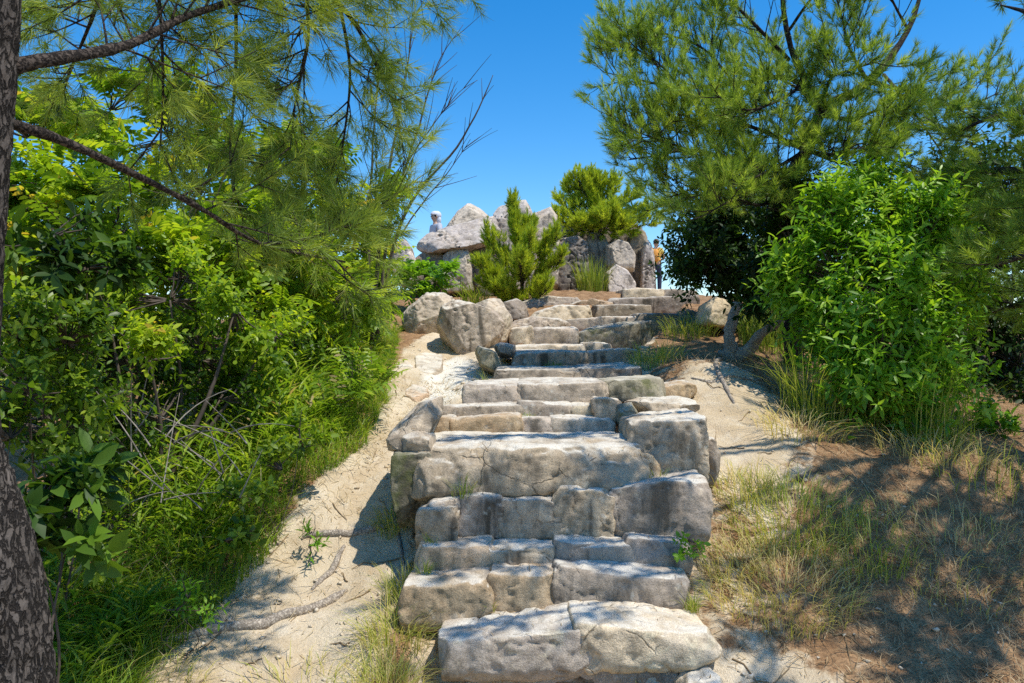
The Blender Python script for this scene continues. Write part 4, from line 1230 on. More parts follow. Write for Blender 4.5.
    broadleaf('shrub', 'low broad leaves in shade at right edge of the litter bank', 'shrub', (1005, 6.2),
              [(1000, 425, 6.2, 22), (1028, 432, 6.1, 22), (975, 432, 6.2, 14)],
              90, 7, 0.07, 0.036, 'leaf_green', 'spiral', 0.12, 0.3, 0.5, stem_r=0.006)
    broadleaf('weed', 'dark leafy weed growing in the joint at right end of the third step', 'plant', W(690, 560, 4.32),
              [(688, 540, 4.26, 9), (696, 550, 4.25, 9), (684, 552, 4.24, 7)],
              16, 6, 0.035, 0.022, 'leaf_green', 'spiral', 0.05, 0.3, 0.5, stem_r=0.003)
    broadleaf('weed', 'small green weed under the seedlings beside the sand path', 'plant', (190, 3.95),
              [(188, 598, 3.9, 14), (202, 606, 3.95, 10), (176, 610, 3.9, 10)], 40, 7, 0.045, 0.016, 'leaf_green', 'spiral', 0.08, 0.3, 0.6, stem_r=0.003)
    broadleaf('weed', 'lone weed on the bare sand by the exposed root', 'plant', (309, 5.0),
              [(309, 545, 4.78, 9), (312, 532, 4.78, 6)], 12, 6, 0.06, 0.014, 'leaf_green', 'spiral', 0.08, 0.1, 0.9, stem_r=0.003)
    # bare stems rising from the thicket
    root = empty('bare_tree', on_ground(372, 8.4), 'nearly leafless thin stemmed tree rising against the sky left of the summit', 'tree')
    mb, tw = MB(), MB()
    sh = []
    stems = [
        [(372, 345, 8.4, 0.02), (378, 260, 8.4, 0.017), (388, 180, 8.4, 0.013), (400, 110, 8.4, 0.009), (410, 50, 8.4, 0.005), (415, 10, 8.4, 0.002)],
        [(376, 340, 8.5, 0.018), (395, 240, 8.5, 0.015), (420, 190, 8.5, 0.012), (455, 150, 8.5, 0.009), (480, 105, 8.5, 0.006), (493, 75, 8.5, 0.003)],
        [(378, 335, 8.3, 0.016), (388, 230, 8.3, 0.013), (408, 160, 8.3, 0.010), (425, 105, 8.3, 0.007), (440, 60, 8.3, 0.004), (462, 25, 8.3, 0.002)],
        [(370, 340, 8.6, 0.016), (368, 220, 8.6, 0.012), (374, 130, 8.6, 0.008), (380, 60, 8.6, 0.004)],
        [(400, 236, 8.5, 0.008), (425, 200, 8.6, 0.006), (448, 172, 8.6, 0.004), (470, 140, 8.6, 0.002)],
        [(405, 165, 8.3, 0.007), (430, 130, 8.2, 0.005), (455, 95, 8.2, 0.003), (478, 80, 8.2, 0.002)],
    ]
    for r in stems:
        p, rr = pix(r, 24)
        p = p + 0.015 * np.stack([perlin(p * 3 + k * 9) for k in range(3)], 1)
        tube(mb, p, rr * 1.25, 7, 0.5, 0, True, 0.15, 12)
        for _ in range(9):
            i = rng.integers(6, 22)
            T = nrm(p[i + 1] - p[i])
            d = nrm(T + 0.55 * nrm(rng.normal(size=3)))
            L = 0.18 + 0.35 * rng.random()
            t = np.linspace(0, 1, 6)[:, None]
            q = p[i] + d * L * t + nrm(rng.normal(size=3)) * 0.12 * L * t ** 2
            tube(mb, q, np.linspace(0.005, 0.0018, 6), 4, 0.3, 0, False)
            if p[i][2] > 3.3 and p[i][0] < -0.95:
                for u in (3, 4, 5):
                    sh.append((q[u], nrm(d + 0.5 * rng.normal(size=3)), 0.09))
    mb.build('trunk', M['twig'], root, smooth=True)
    finish_shoots(tw, sh, 26, 0.09, 0.0035, tint_mid=0.5)
    tw.build('crown', [M['pine_needle'], M['bark']], root)
    # tangle of dead grey twigs under the shrubs
    root = empty('dead_shrub', on_ground(140, 4.7), 'tangle of dead grey twigs in front of the dark understorey shrub', 'shrub')
    mb = MB()
    g = on_ground(140, 4.7)
    for _ in range(46):
        p0 = W(60 + 190 * rng.random(), 430 + 90 * rng.random(), 4.5 + 0.6 * rng.random())
        d = nrm(np.array([rng.normal() * 0.9, rng.normal() * 0.4, 0.2 + 0.7 * rng.random()]))
        L = 0.25 + 0.4 * rng.random()
        t = np.linspace(0, 1, 7)[:, None]
        q = p0 + d * L * t + nrm(rng.normal(size=3)) * 0.35 * L * t ** 2
        tube(mb, q, np.linspace(0.005, 0.0018, 7), 5, 0.5, 0, False)
    mb.build('stem', M['grey_twig'], root)


# ------------------------------------------------------------------ grasses
def gz(x, y):
    return ground_z(np.asarray(x, float), np.asarray(y, float), True)


STEP_HITS = []


def sample_steps():
    bpy.context.view_layer.update()
    dg = bpy.context.evaluated_depsgraph_get()
    for _ in range(2600):
        y_ = 3.5 + 6.0 * rng.random() ** 1.2
        x_ = np.interp(y_, [3.6, 4.6, 5.4, 7, 9.5], [-0.5, -0.7, -0.6, -0.3, 0.0]) + rng.random() * 1.75
        ok, loc, nn, _, ob, _ = bpy.context.scene.ray_cast(dg, Vector((x_, y_, 6.0)), Vector((0, 0, -1)), distance=8.0)
        if ok and nn.z > 0.55:
            low = sum(1 for dx, dy in ((0.05, 0), (-0.05, 0), (0, 0.06), (0, -0.05)) if (lambda h: h[0] and h[1].z > loc.z + 0.03)(bpy.context.scene.ray_cast(dg, Vector((x_ + dx, y_ + dy, 6.0)), Vector((0, 0, -1)), distance=8.0)))
            if low or rng.random() < 0.13:
                STEP_HITS.append((np.array(loc), np.array(nn)))


def tuft(label, px, py, Y, n, h, spread, tint, w=0.005, lean=(0.25, 0.9), group='grass tufts on the bank and steps', mat='grass', hard=None, tsd=0.18):
    c = W(px, py, Y)
    root_z = c[2]
    mb = MB()
    r = spread * np.sqrt(rng.random(n))
    a = rng.random(n) * 6.283
    P = np.stack([c[0] + r * np.cos(a), c[1] + r * np.sin(a) * 0.8, np.zeros(n)], 1)
    if hard is None:
        P[:, 2] = gz(P[:, 0], P[:, 1]) - 0.01
    else:
        P[:, 2] = hard
    H = np.stack([np.cos(a) + 0.6 * rng.normal(size=n), np.sin(a) + 0.6 * rng.normal(size=n), 0 * a], 1)
    L = h * (0.45 + 0.75 * rng.random(n))
    add_blades(mb, P, H, L, w * (0.6 + 0.7 * rng.random(n)), lean[0] + (lean[1] - lean[0]) * rng.random(n), np.clip(tint + tsd * rng.normal(size=n), 0, 1))
    org = np.array([c[0], c[1], P[:, 2].mean()])
    o = mb.build('grass_tuft', M[mat], None, org)
    return props(o, label, 'grass', group)


def build_grass():
    # left band of bamboo grass between the thicket and the path
    edge = np.array([[-1.82, 3.0], [-1.8, 3.7], [-1.7, 4.5], [-1.56, 5.0], [-1.4, 5.5], [-1.2, 6.0], [-1.24, 7.0], [-1.32, 8.0], [-1.42, 9.0], [-1.52, 10.0]])
    mb = MB()
    n = 1500
    yy = 3.0 + 7.0 * rng.random(n) ** 1.25
    xe = np.interp(yy, edge[:, 1], edge[:, 0])
    wid = np.interp(yy, [3, 4.5, 6, 7, 8, 10], [1.2, 1.25, 0.95, 0.7, 0.5, 0.4])
    u = rng.random(n) ** 1.3
    xx = xe - wid * u + 0.2 * perlin(np.stack([yy * 2.6, 0 * yy + 4, 0 * yy], 1)) - 0.2
    hh = np.interp(yy, [5, 7, 9], [1.0, 0.75, 0.55]) * (0.16 + 0.48 * np.clip(u * 1.7, 0, 1)) * (0.6 + 0.6 * rng.random(n)) * (1 + 0.6 * perlin(np.stack([xx * 1.9, yy * 1.9, 0 * xx], 1)))
    P = np.stack([xx, yy, gz(xx, yy) - 0.01], 1)
    tilt = nrm(np.stack([0.28 * rng.normal(size=n) + 0.18, 0.25 * rng.normal(size=n) - 0.05, np.ones(n)], 1))
    for i in range(0, n, 2):
        t = np.linspace(0, 1, 4)[:, None]
        tube(mb, P[i] + tilt[i] * hh[i] * t, [0.0032, 0.003, 0.0024, 0.0014], 4, 0.7, 1, False)
    k = 8
    t = 0.3 + 0.7 * (np.arange(k)[None] + rng.random((n, k))) / k
    B = P[:, None] + tilt[:, None] * (hh[:, None] * t)[..., None]
    ph = rng.random((n, k)) * 6.283
    up = 0.35 + 0.9 * t + 0.2 * rng.normal(size=(n, k))
    D = np.stack([np.cos(ph), np.sin(ph), up], -1)
    N = np.stack([-np.cos(ph) * 0.6, -np.sin(ph) * 0.6, np.ones_like(ph)], -1) + 0.25 * rng.normal(size=(n, k, 3))
    L = (0.12 + 0.11 * rng.random((n, k)))
    tint = np.clip(0.5 + 0.17 * rng.normal(size=(n, 1)) + 0.12 * rng.normal(size=(n, k)), 0, 1)
    add_leaves(mb, B.reshape(-1, 3), D.reshape(-1, 3), N.reshape(-1, 3), L.ravel(), 0.015 + 0.008 * rng.random(n * k), 0.1, 0.35, tint.ravel())
    # fine blades between
    m = 11000
    yy = 3.0 + 7.2 * rng.random(m) ** 1.0
    xe = np.interp(yy, edge[:, 1], edge[:, 0])
    u = rng.random(m) ** 1.7
    xx = xe - 0.85 * u + 0.1 + 0.14 * perlin(np.stack([yy * 2.2, 0 * yy + 4, 0 * yy], 1))
    P = np.stack([xx, yy, gz(xx, yy) - 0.01], 1)
    a = rng.random(m) * 6.283
    H = np.stack([np.cos(a) + 0.35, np.sin(a) - 0.2, 0 * a], 1)
    add_blades(mb, P, H, (0.15 + 0.42 * u ** 0.5) * (0.6 + 0.7 * rng.random(m)) * np.interp(yy, [5, 7, 9], [1.0, 0.8, 0.6]), 0.005, 0.3 + 0.7 * rng.random(m), np.clip(0.5 + 0.26 * rng.normal(size=m), 0, 1))
    o = mb.build('bamboo_grass', [M['bamboo_leaf'], M['stem_green']])
    props(o, 'band of green bamboo grass between thicket and sand path', None, None, 'stuff')

    # dead grass and needles lying on the right bank and at the path edges
    mb = MB()
    n = 34000
    xx = 0.95 + 3.6 * rng.random(n) ** 0.9
    yy = 3.2 + 5.0 * rng.random(n) ** 1.2
    dens = 0.5 + 0.9 * perlin(np.stack([xx * 1.7, yy * 1.7, 0 * xx + 2], 1))
    s = sand_mask(xx, yy)[0]
    ok = (rng.random(n) < dens + 0.35) & (rng.random(n) > s * 1.1) & (xx > np.interp(yy, [3.6, 4.6, 5.4, 7, 8.2], [0.95, 1.12, 1.2, 1.3, 1.5]))
    xx, yy = xx[ok], yy[ok]
    m = 2200
    y2 = 3.2 + 4.6 * rng.random(m)
    x2 = np.where(rng.random(m) < 0.75, np.interp(y2, edge[:, 1], edge[:, 0]) + 0.05 + 0.35 * np.abs(rng.normal(size=m)), -0.62 + 0.12 * rng.normal(size=m))
    xx, yy = np.concatenate([xx, x2]), np.concatenate([yy, y2])
    n = len(xx)
    P = np.stack([xx, yy, gz(xx, yy) + 0.003 + np.where(xx > 0.8, 0.018, 0.004) * rng.random(n)], 1)
    a = rng.random(n) * 6.283
    D = np.stack([np.cos(a), np.sin(a), 0.1 + 0.3 * rng.normal(size=n)], 1)
    # follow the slope
    D[:, 2] += 0.4 * np.sin(a)
    S = nrm(np.cross(D, UP))
    D = nrm(D)
    L = (0.04 + 0.13 * rng.random(n) ** 1.5)[:, None]
    w = (0.0022 + 0.0022 * rng.random(n))[:, None]
    bend = S * L * 0.3 * rng.normal(size=(n, 1))
    p1, p2, p3 = P, P + D * L * 0.5 + UP * 0.006 * rng.random((n, 1)), P + D * L + bend
    v = np.stack([p1 - S * w / 2, p1 + S * w / 2, p2 - S * w / 2, p2 + S * w / 2, p3], 1).reshape(-1, 3)
    o_ = np.arange(n)[:, None] * 5
    tint = np.clip(np.where(xx < 0.8, 0.85, 0.5) + 0.22 * rng.normal(size=n), 0, 1)
    b = mb.n
    mb.v.append(v)
    mb.q.append((o_ + np.array([[0, 1, 3, 2]]), tint, np.zeros(n, int)))
    mb.t.append((o_ + np.array([[2, 3, 4]]), tint, np.zeros(n, int)))
    mb.n += len(v)
    if STEP_HITS:
        n2 = len(STEP_HITS)
        H0 = np.array([h[0] for h in STEP_HITS])
        Nn = np.array([h[1] for h in STEP_HITS])
        Dd = nrm(np.cross(Nn, rng.normal(size=(n2, 3))))
        Ss = np.cross(Nn, Dd)
        Ll = (0.02 + 0.07 * rng.random(n2) ** 1.6)[:, None]
        ww = 0.0022 + 0.002 * rng.random((n2, 1))
        b0 = H0 + Nn * 0.004
        vv = np.stack([b0 - Ss * ww / 2, b0 + Ss * ww / 2, b0 + Dd * Ll * 0.5 + Nn * 0.004 - Ss * ww / 2, b0 + Dd * Ll * 0.5 + Nn * 0.004 + Ss * ww / 2, b0 + Dd * Ll + Nn * 0.002], 1).reshape(-1, 3)
        oo = np.arange(n2)[:, None] * 5
        tt = np.clip(0.4 + 0.25 * rng.normal(size=n2), 0, 1)
        b_ = mb.n
        mb.v.append(vv)
        mb.q.append((oo + b_ + np.array([[0, 1, 3, 2]]), tt, np.zeros(n2, int)))
        mb.t.append((oo + b_ + np.array([[2, 3, 4]]), tt, np.zeros(n2, int)))
        mb.n += len(vv)
    for _ in range(150):
        y_ = 3.3 + 4.5 * rng.random() ** 1.3
        x_ = (1.1 + 3.0 * rng.random()) if rng.random() < 0.7 else (-1.75 + 1.1 * rng.random())
        a_ = rng.random() * 6.28
        L_ = 0.08 + 0.25 * rng.random() ** 2
        t_ = np.linspace(-0.5, 0.5, 5)
        bx = x_ + t_ * L_ * math.cos(a_) + 0.1 * L_ * rng.normal() * t_ ** 2
        by = y_ + t_ * L_ * math.sin(a_) + 0.1 * L_ * rng.normal(size=5)
        tube(mb, np.stack([bx, by, gz(bx, by) + 0.006], 1), np.linspace(0.0045, 0.002, 5), 5, 0.15 + 0.3 * rng.random(), 0, False)
    o = mb.build('dry_litter', M['dry'])
    props(o, 'dead grass and pine needles lying over the bank', None, None, 'stuff')

    # loose pebbles and crumbs of stone
    mb = MB()
    n = 1600
    yy = 3.2 + 6.5 * rng.random(n) ** 1.4
    side = rng.random(n)
    pe = np.interp(yy, edge[:, 1], edge[:, 0])
    xx = np.where(side < 0.6, pe + (np.interp(yy, [3.7, 6, 8], [-0.62, -0.5, -0.2]) - pe) * rng.random(n), 1.05 + 1.6 * rng.random(n) ** 1.5)
    oc = np.array([[1, 0, 0], [-1, 0, 0], [0, 1, 0], [0, -1, 0], [0, 0, 1], [0, 0, -1]], float)
    of = np.array([[0, 2, 4], [2, 1, 4], [1, 3, 4], [3, 0, 4], [2, 0, 5], [1, 2, 5], [3, 1, 5], [0, 3, 5]])
    base_z = gz(xx, yy)
    for i in range(n):
        r = 0.003 + 0.019 * rng.random() ** 4
        a = rng.random() * 6.28
        q = oc + 0.3 * rng.normal(size=(6, 3))
        q = q * [1.2, 0.9, 0.6] * r
        c_, s_ = math.cos(a), math.sin(a)
        q = np.stack([q[:, 0] * c_ - q[:, 1] * s_, q[:, 0] * s_ + q[:, 1] * c_, q[:, 2]], 1)
        mb.add(q + [xx[i], yy[i], base_z[i] + 0.2 * r], of, None, rng.random())
    o = mb.build('gravel', M['granite_pale'])
    props(o, 'loose pebbles and stone crumbs on the sand', None, None, 'stuff')

    T = tuft
    T('grass tuft in the gap between huge slab and right block', 655, 462, 4.72, 60, 0.13, 0.07, 0.3, 0.004, hard=W(655, 484, 4.72)[2])
    T('thin grass at left front of the huge smooth slab', 462, 496, 4.5, 46, 0.17, 0.06, 0.4, 0.0035, (0.1, 0.8), hard=W(462, 498, 4.5)[2])
    T('dry grass tuft right of the darkest riser', 655, 372, 7.6, 260, 0.28, 0.28, 0.6, 0.006)
    T('yellowish grass below the bright granite boulder', 690, 340, 9.0, 240, 0.34, 0.3, 0.5, 0.007)
    T('green grass clump behind the dead stump', 772, 372, 8.6, 380, 0.55, 0.35, 0.32, 0.007, (0.1, 0.6))
    T('tall green grass clump at top of the sandy bank', 815, 448, 6.1, 280, 0.62, 0.26, 0.42, 0.006, (0.1, 0.75))
    T('tall rush like grass in front of the sunlit shrub', 925, 455, 5.9, 320, 0.72, 0.34, 0.36, 0.006, (0.05, 0.7))
    T('sparse tall grass between the two tall clumps', 872, 445, 6.1, 130, 0.55, 0.3, 0.5, 0.0055, (0.1, 0.8))
    T('brown dead grass skirt below the tall clump on the bank', 800, 472, 5.7, 240, 0.26, 0.3, 0.9, 0.005, (0.5, 1.0))
    T('brown dead grass skirt below the rush like grass', 935, 480, 5.5, 240, 0.28, 0.4, 0.92, 0.005, (0.4, 1.0))
    T('yellow green grass patch in middle of the right bank', 790, 562, 4.75, 520, 0.27, 0.36, 0.56, 0.0045, (0.2, 0.95))
    T('light green grass patch at right of the bank patch', 868, 575, 4.5, 240, 0.27, 0.28, 0.52, 0.0045, (0.2, 0.95))
    T('straw coloured grass mat along foot of the bank', 780, 610, 4.25, 800, 0.22, 0.42, 0.85, 0.004, (0.5, 1.0))
    T('straw grass fringe right of the second lowest step', 735, 575, 4.45, 200, 0.2, 0.2, 0.82, 0.004, (0.4, 1.0))
    T('green fringe at right foot of the lowest step', 655, 672, 3.5, 240, 0.13, 0.14, 0.4, 0.0035, (0.2, 0.9))
    T('dry grass beside left end of the second lowest step', 395, 620, 3.95, 340, 0.24, 0.17, 0.66, 0.004, (0.3, 1.0))
    T('straw grass at bottom left of the lowest step', 385, 668, 3.6, 380, 0.24, 0.18, 0.72, 0.004, (0.3, 1.0))
    T('green and straw grass left of the third step', 405, 575, 4.3, 240, 0.24, 0.12, 0.55, 0.004, (0.2, 0.9))
    T('short grass at bottom edge in front of the lowest step', 460, 690, 3.42, 220, 0.12, 0.16, 0.55, 0.0035, (0.3, 1.0))
    T('grass by the slender roots left of the huge slab', 392, 500, 5.05, 160, 0.22, 0.1, 0.55, 0.004, (0.2, 0.9))
    T('grass strip growing against the cliff by the upper steps', 592, 298, 13.6, 260, 0.62, 0.26, 0.35, 0.012, (0.05, 0.5))
    T('bright grass left of the small summit pine', 474, 300, 11.6, 140, 0.45, 0.22, 0.3, 0.011, (0.1, 0.7))
    T('grass around the wedge shaped mossy stone', 494, 376, 7.3, 60, 0.26, 0.12, 0.45, 0.005, (0.2, 0.9))
    T('grass in a seam under the shaded middle step', 556, 367, 7.8, 70, 0.12, 0.09, 0.25, 0.005, hard=W(556, 370, 7.8)[2])
    T('tiny grass in the joint above the huge slab', 528, 417, 5.6, 30, 0.06, 0.04, 0.3, 0.004, hard=W(528, 418, 5.6)[2])
    for lab, px, py, Y, n, h in (
            ('short grass in the joint between ochre and brownish blocks', 489, 613, 4.02, 26, 0.07),
            ('grass blades at left foot of the third step', 424, 579, 4.2, 60, 0.13),
            ('grass tuft under the dark stone at left of the rubble riser', 432, 546, 4.36, 34, 0.1),
            ('yellowish grass at right foot of the second lowest step', 692, 612, 4.05, 80, 0.14),
            ('small grass in the corner where huge slab meets right block', 632, 434, 5.3, 30, 0.08),
            ('grass sprig between the tan stones of the rubble riser', 560, 542, 4.42, 20, 0.06)):
        T(lab, px, py, Y, n, h, 0.035, 0.45, 0.0035, (0.2, 0.9), hard=W(px, py, Y)[2])
    T('dead grass patch in the shade at lower right', 950, 590, 4.5, 420, 0.2, 0.55, 0.9, 0.004, (0.5, 1.0))
    T('thin green blades in the dark litter at right', 985, 520, 5.2, 90, 0.3, 0.4, 0.45, 0.005, (0.3, 1.0))
    T('sparse dry grass on the bank beside the big right block', 745, 500, 5.0, 200, 0.24, 0.2, 0.75, 0.0045, (0.3, 1.0))
    T('dry grass on the inner edge of the sand path', 300, 672, 3.7, 140, 0.16, 0.3, 0.75, 0.004, (0.4, 1.0))
    T('dry grass fringe under the bamboo grass near the trunk', 140, 668, 3.7, 240, 0.16, 0.3, 0.7, 0.004, (0.4, 1.0))


# ------------------------------------------------------------------ dead wood
def build_deadwood():
    root = empty('dead_stump', on_ground(735, 8.1), 'grey broken stump with a forked limb beside the upper bank', 'stump')
    mb = MB()
    p, r = pix([(736, 366, 7.9, 0.12), (731, 350, 7.9, 0.070), (729, 335, 7.9, 0.055), (733, 318, 7.95, 0.052), (738, 305, 8.0, 0.056)], 24)
    tube(mb, p, r, 18, 0.5, 0, True, 0.35, 16)
    p, r = pix([(736, 358, 7.9, 0.08), (748, 352, 7.8, 0.062), (756, 339, 7.7, 0.052), (770, 328, 7.6, 0.040), (784, 320, 7.55, 0.025)], 24)
    tube(mb, p, r, 14, 0.5, 0, True, 0.3, 12)
    mb.build('trunk', M['dead_wood'], root, smooth=True)
    for rows in ([(718, 352, 7.95, 0.02), (730, 356, 7.9, 0.045), (748, 367, 7.85, 0.04), (772, 374, 7.8, 0.035), (800, 381, 7.75, 0.02), (815, 392, 7.7, 0.008)],
                 [(724, 360, 7.9, 0.03), (714, 370, 7.7, 0.03), (706, 382, 7.4, 0.012)]):
        m2 = MB()
        p, r = pix(rows, 26)
        tube(m2, p, r, 10, 0.5, 0, True, 0.3, 12)
        m2.build('root', M['dead_wood'], root, smooth=True)

    def loose(name, label, rows, rad, mat='dead_wood'):
        pts = np.array([[(px - 512) / F * Y, Y, 0] for px, Y in rows])
        pts = spline(pts, 30)
        pts[:, 2] = gz(pts[:, 0], pts[:, 1]) + 0.25 * rad
        pts[1:-1, 2] = (pts[:-2, 2] + pts[1:-1, 2] + pts[2:, 2]) / 3
        pts[0, 2] -= rad * 1.5
        pts[-1, 2] -= rad * 1.5
        mb = MB()
        tube(mb, pts, rad * np.clip(np.sin(np.linspace(0.35, 2.8, 30)) * 1.2, 0.3, 1), 10, 0.5, 0, True, 0.3, 14)
        o = mb.build(name, M[mat], None, pts[0], True)
        return props(o, label, 'root')
    loose('exposed_root', 'thick grey root crossing the sand path below the huge slab', [(300, 4.95), (335, 5.0), (365, 5.05), (395, 5.1)], 0.024)
    loose('exposed_root', 'long curved root across the lower sand path', [(150, 4.05), (215, 4.15), (270, 4.25), (320, 4.45), (350, 4.6)], 0.03)
    loose('exposed_root', 'short root running down the path from the lone weed', [(345, 4.95), (330, 4.75), (312, 4.6)], 0.02)
    loose('exposed_root', 'thin root along the left foot of the huge slab', [(392, 5.25), (398, 5.0), (404, 4.7)], 0.014)
    loose('exposed_root', 'exposed root running down the eroded sandy bank below the stump', [(722, 7.5), (716, 7.0), (722, 6.5), (735, 6.1)], 0.02)
    loose('exposed_root', 'thin pale root across the eroded bank beside the plank stone', [(690, 6.6), (712, 6.5), (745, 6.7), (770, 7.0)], 0.014)
    root = empty('fallen_stick', on_ground(880, 6.1), 'grey curved stick lying among the tall grass on the bank', 'stick')
    m2 = MB()
    q = np.array([on_ground(845, 6.4) + [0, 0, 0.05], on_ground(880, 6.2) + [0, 0, 0.12], on_ground(925, 6.0) + [0, 0, 0.05]])
    q = spline(q, 20)
    tube(m2, q, np.linspace(0.012, 0.005, 20), 8, 0.5, 0, True, 0.2, 14)
    m2.build('stem', M['grey_twig'], root, smooth=True)


# ------------------------------------------------------------------ people
def skin_mesh(name, verts, edges, radii, mat, parent, root_i=0, sub=2):
    bm = bmesh.new()
    lay = bm.verts.layers.skin.verify()
    vs = []
    for p, r in zip(verts, radii):
        v = bm.verts.new(p)
        rr = r if isinstance(r, tuple) else (r, r)
        v[lay].radius = rr
        vs.append(v)
    vs[root_i][lay].use_root = True
    for a, b in edges:
        bm.edges.new((vs[a], vs[b]))
    me = bpy.data.meshes.new(name)
    bm.to_mesh(me)
    bm.free()
    o = bpy.data.objects.new(name, me)
    C.objects.link(o)
    o.modifiers.new('skin', 'SKIN')
    s = o.modifiers.new('sub', 'SUBSURF')
    s.levels = s.render_levels = sub
    dg = bpy.context.evaluated_depsgraph_get()
    nm = bpy.data.meshes.new_from_object(o.evaluated_get(dg))
    o.modifiers.clear()
    old = o.data
    o.data = nm
    bpy.data.meshes.remove(old)
    nm.name = name
    nm.materials.clear()
    nm.materials.append(mat)
    nm.polygons.foreach_set('use_smooth', np.ones(len(nm.polygons), bool))
    o.parent = parent
    return o


def ellipsoid(mb, c, r, n=14, m=10, zmin=-1.0, tint=0.5):
    th = np.linspace(np.arccos(1.0), np.arccos(zmin), m)
    ph = np.linspace(0, 2 * np.pi, n, endpoint=False)
    v = np.array([[math.sin(a) * math.cos(b), math.sin(a) * math.sin(b), math.cos(a)] for a in th for b in ph]) * np.asarray(r) + c
    i = np.arange(m - 1)[:, None] * n
    j = np.arange(n)[None]
    jn = (j + 1) % n
    mb.add(v, None, np.stack([i + j, i + n + j, i + n + jn, i + jn], -1).reshape(-1, 4), tint)


def person(label, loc, rotz, h, cols, pose, pack=True, hat='cap'):
    root = empty('person', loc, label, 'person')
    root.rotation_euler[2] = rotz
    root['_org'] = [0, 0, 0]
    k = h / 1.7
    S = lambda *a: np.array(a) * k
    # faces -Y in its own space
    sh, el, ha = pose['arms']
    kneeL, kneeR, footL, footR = pose['legs']
    J = [S(0, 0, 0.95), S(0, 0.01, 1.12), S(0, 0.0, 1.32), S(0, -0.005, 1.44), S(0, -0.01, 1.50), S(0, -0.03, 1.56), S(0, -0.02, 1.66)]
    R = [0.13, 0.115, 0.125, 0.075, 0.05, 0.078, 0.075]
    E = [(0, 1), (1, 2), (2, 3), (3, 4), (4, 5), (5, 6)]
    for s in (-1, 1):
        b = len(J)
        J += [S(s * 0.17, 0.0, 1.40), S(s * el[0], el[1], el[2]) if s > 0 else S(-el[3], el[4], el[5]), S(s * ha[0], ha[1], ha[2]) if s > 0 else S(-ha[3], ha[4], ha[5])]
        R += [0.056, 0.042, 0.03]
        E += [(2, b), (b, b + 1), (b + 1, b + 2)]
    for s, kn, ft in ((-1, kneeL, footL), (1, kneeR, footR)):
        b = len(J)
        J += [S(s * 0.09, 0, 0.86), S(s * kn[0], kn[1], kn[2]), S(s * ft[0], ft[1], ft[2] + 0.08), S(s * ft[0] * 1.05, ft[1] - 0.15, ft[2] + 0.035)]
        R += [0.085, 0.06, 0.042, 0.035]
        E += [(0, b), (b, b + 1), (b + 1, b + 2), (b + 2, b + 3)]
    Rk = [r * k for r in R]
    body = skin_mesh('body', J, E, Rk, cols['skin'], root)
    # fingers, nose and ears are added to the same body mesh
    f = MB()
    for s, b in ((-1, 7), (1, 10)):
        w_, e_ = J[b + 2], J[b + 1]
        d = nrm(w_ - e_)
        sd = nrm(np.cross(d, UP + 1e-3))
        up2 = np.cross(sd, d)
        palm = w_ + d * 0.045 * k
        tube(f, np.array([w_ - d * 0.01, w_ + d * 0.04 * k, w_ + d * 0.09 * k]), [0.024 * k, 0.032 * k, 0.028 * k], 10)
        for q, (o_, l) in enumerate(((-0.026, 0.062), (-0.009, 0.075), (0.009, 0.07), (0.025, 0.055))):
            p0 = w_ + d * 0.085 * k + sd * o_ * k
            tube(f, np.array([p0, p0 + d * l * 0.5 * k, p0 + (d * 0.85 - up2 * 0.3) * l * k]), [0.009 * k, 0.0085 * k, 0.006 * k], 6)
        t0 = w_ + d * 0.03 * k + sd * (-0.028) * k
        tube(f, np.array([t0, t0 + (d * 0.6 - sd * 0.6) * 0.04 * k, t0 + (d * 0.9 - sd * 0.45) * 0.065 * k]), [0.011 * k, 0.0095 * k, 0.007 * k], 6)
    hd = S(0, -0.025, 1.61)
    ellipsoid(f, hd, S(0.075, 0.092, 0.112))
    tube(f, np.array([hd + S(0, -0.085, 0.012), hd + S(0, -0.108, -0.012), hd + S(0, -0.088, -0.02)]), [0.008 * k, 0.013 * k, 0.008 * k], 6)
    for s in (-1, 1):
        ellipsoid(f, hd + S(s * 0.077, 0.01, 0.0), S(0.012, 0.022, 0.033), 8, 6)
    fo = f.build('tmp', cols['skin'], root, smooth=True)
    bm = bmesh.new()
    bm.from_mesh(body.data)
    bm.from_mesh(fo.data)
    bm.to_mesh(body.data)
    bm.free()
    bpy.data.objects.remove(fo)
    for nm, dz, ly, r in (('eye', 0.012, -0.088, (0.012, 0.008, 0.007)),):
        for s in (-1, 1):
            m = MB()
            ellipsoid(m, hd + S(s * 0.03, ly, dz), S(*r), 8, 6)
            m.build(nm, cols['eye'], root, smooth=True)
    m = MB()
    ellipsoid(m, hd + S(0, -0.088, -0.05), S(0.024, 0.008, 0.006), 8, 6)
    m.build('mouth', cols['lip'], root, smooth=True)
    # shirt: torso and sleeves
    skin_mesh('shirt', [J[0] + S(0, 0, -0.02), J[1], J[2], J[3] - S(0, 0, 0.03), J[7], J[7] * 0.35 + J[8] * 0.65, J[10], J[10] * 0.35 + J[11] * 0.65],
              [(0, 1), (1, 2), (2, 3), (2, 4), (4, 5), (2, 6), (6, 7)], [0.148 * k, 0.135 * k, 0.142 * k, 0.075 * k, 0.075 * k, 0.058 * k, 0.075 * k, 0.058 * k], cols['shirt'], root)
    skin_mesh('trousers', [J[0] + S(0, 0, 0.04), J[0] - S(0, 0, 0.04), J[13], J[14], J[15], J[17], J[18], J[19]],
              [(0, 1), (1, 2), (2, 3), (3, 4), (1, 5), (5, 6), (6, 7)], [0.14 * k, 0.14 * k, 0.098 * k, 0.075 * k, 0.062 * k, 0.098 * k, 0.075 * k, 0.062 * k], cols['trousers'], root)
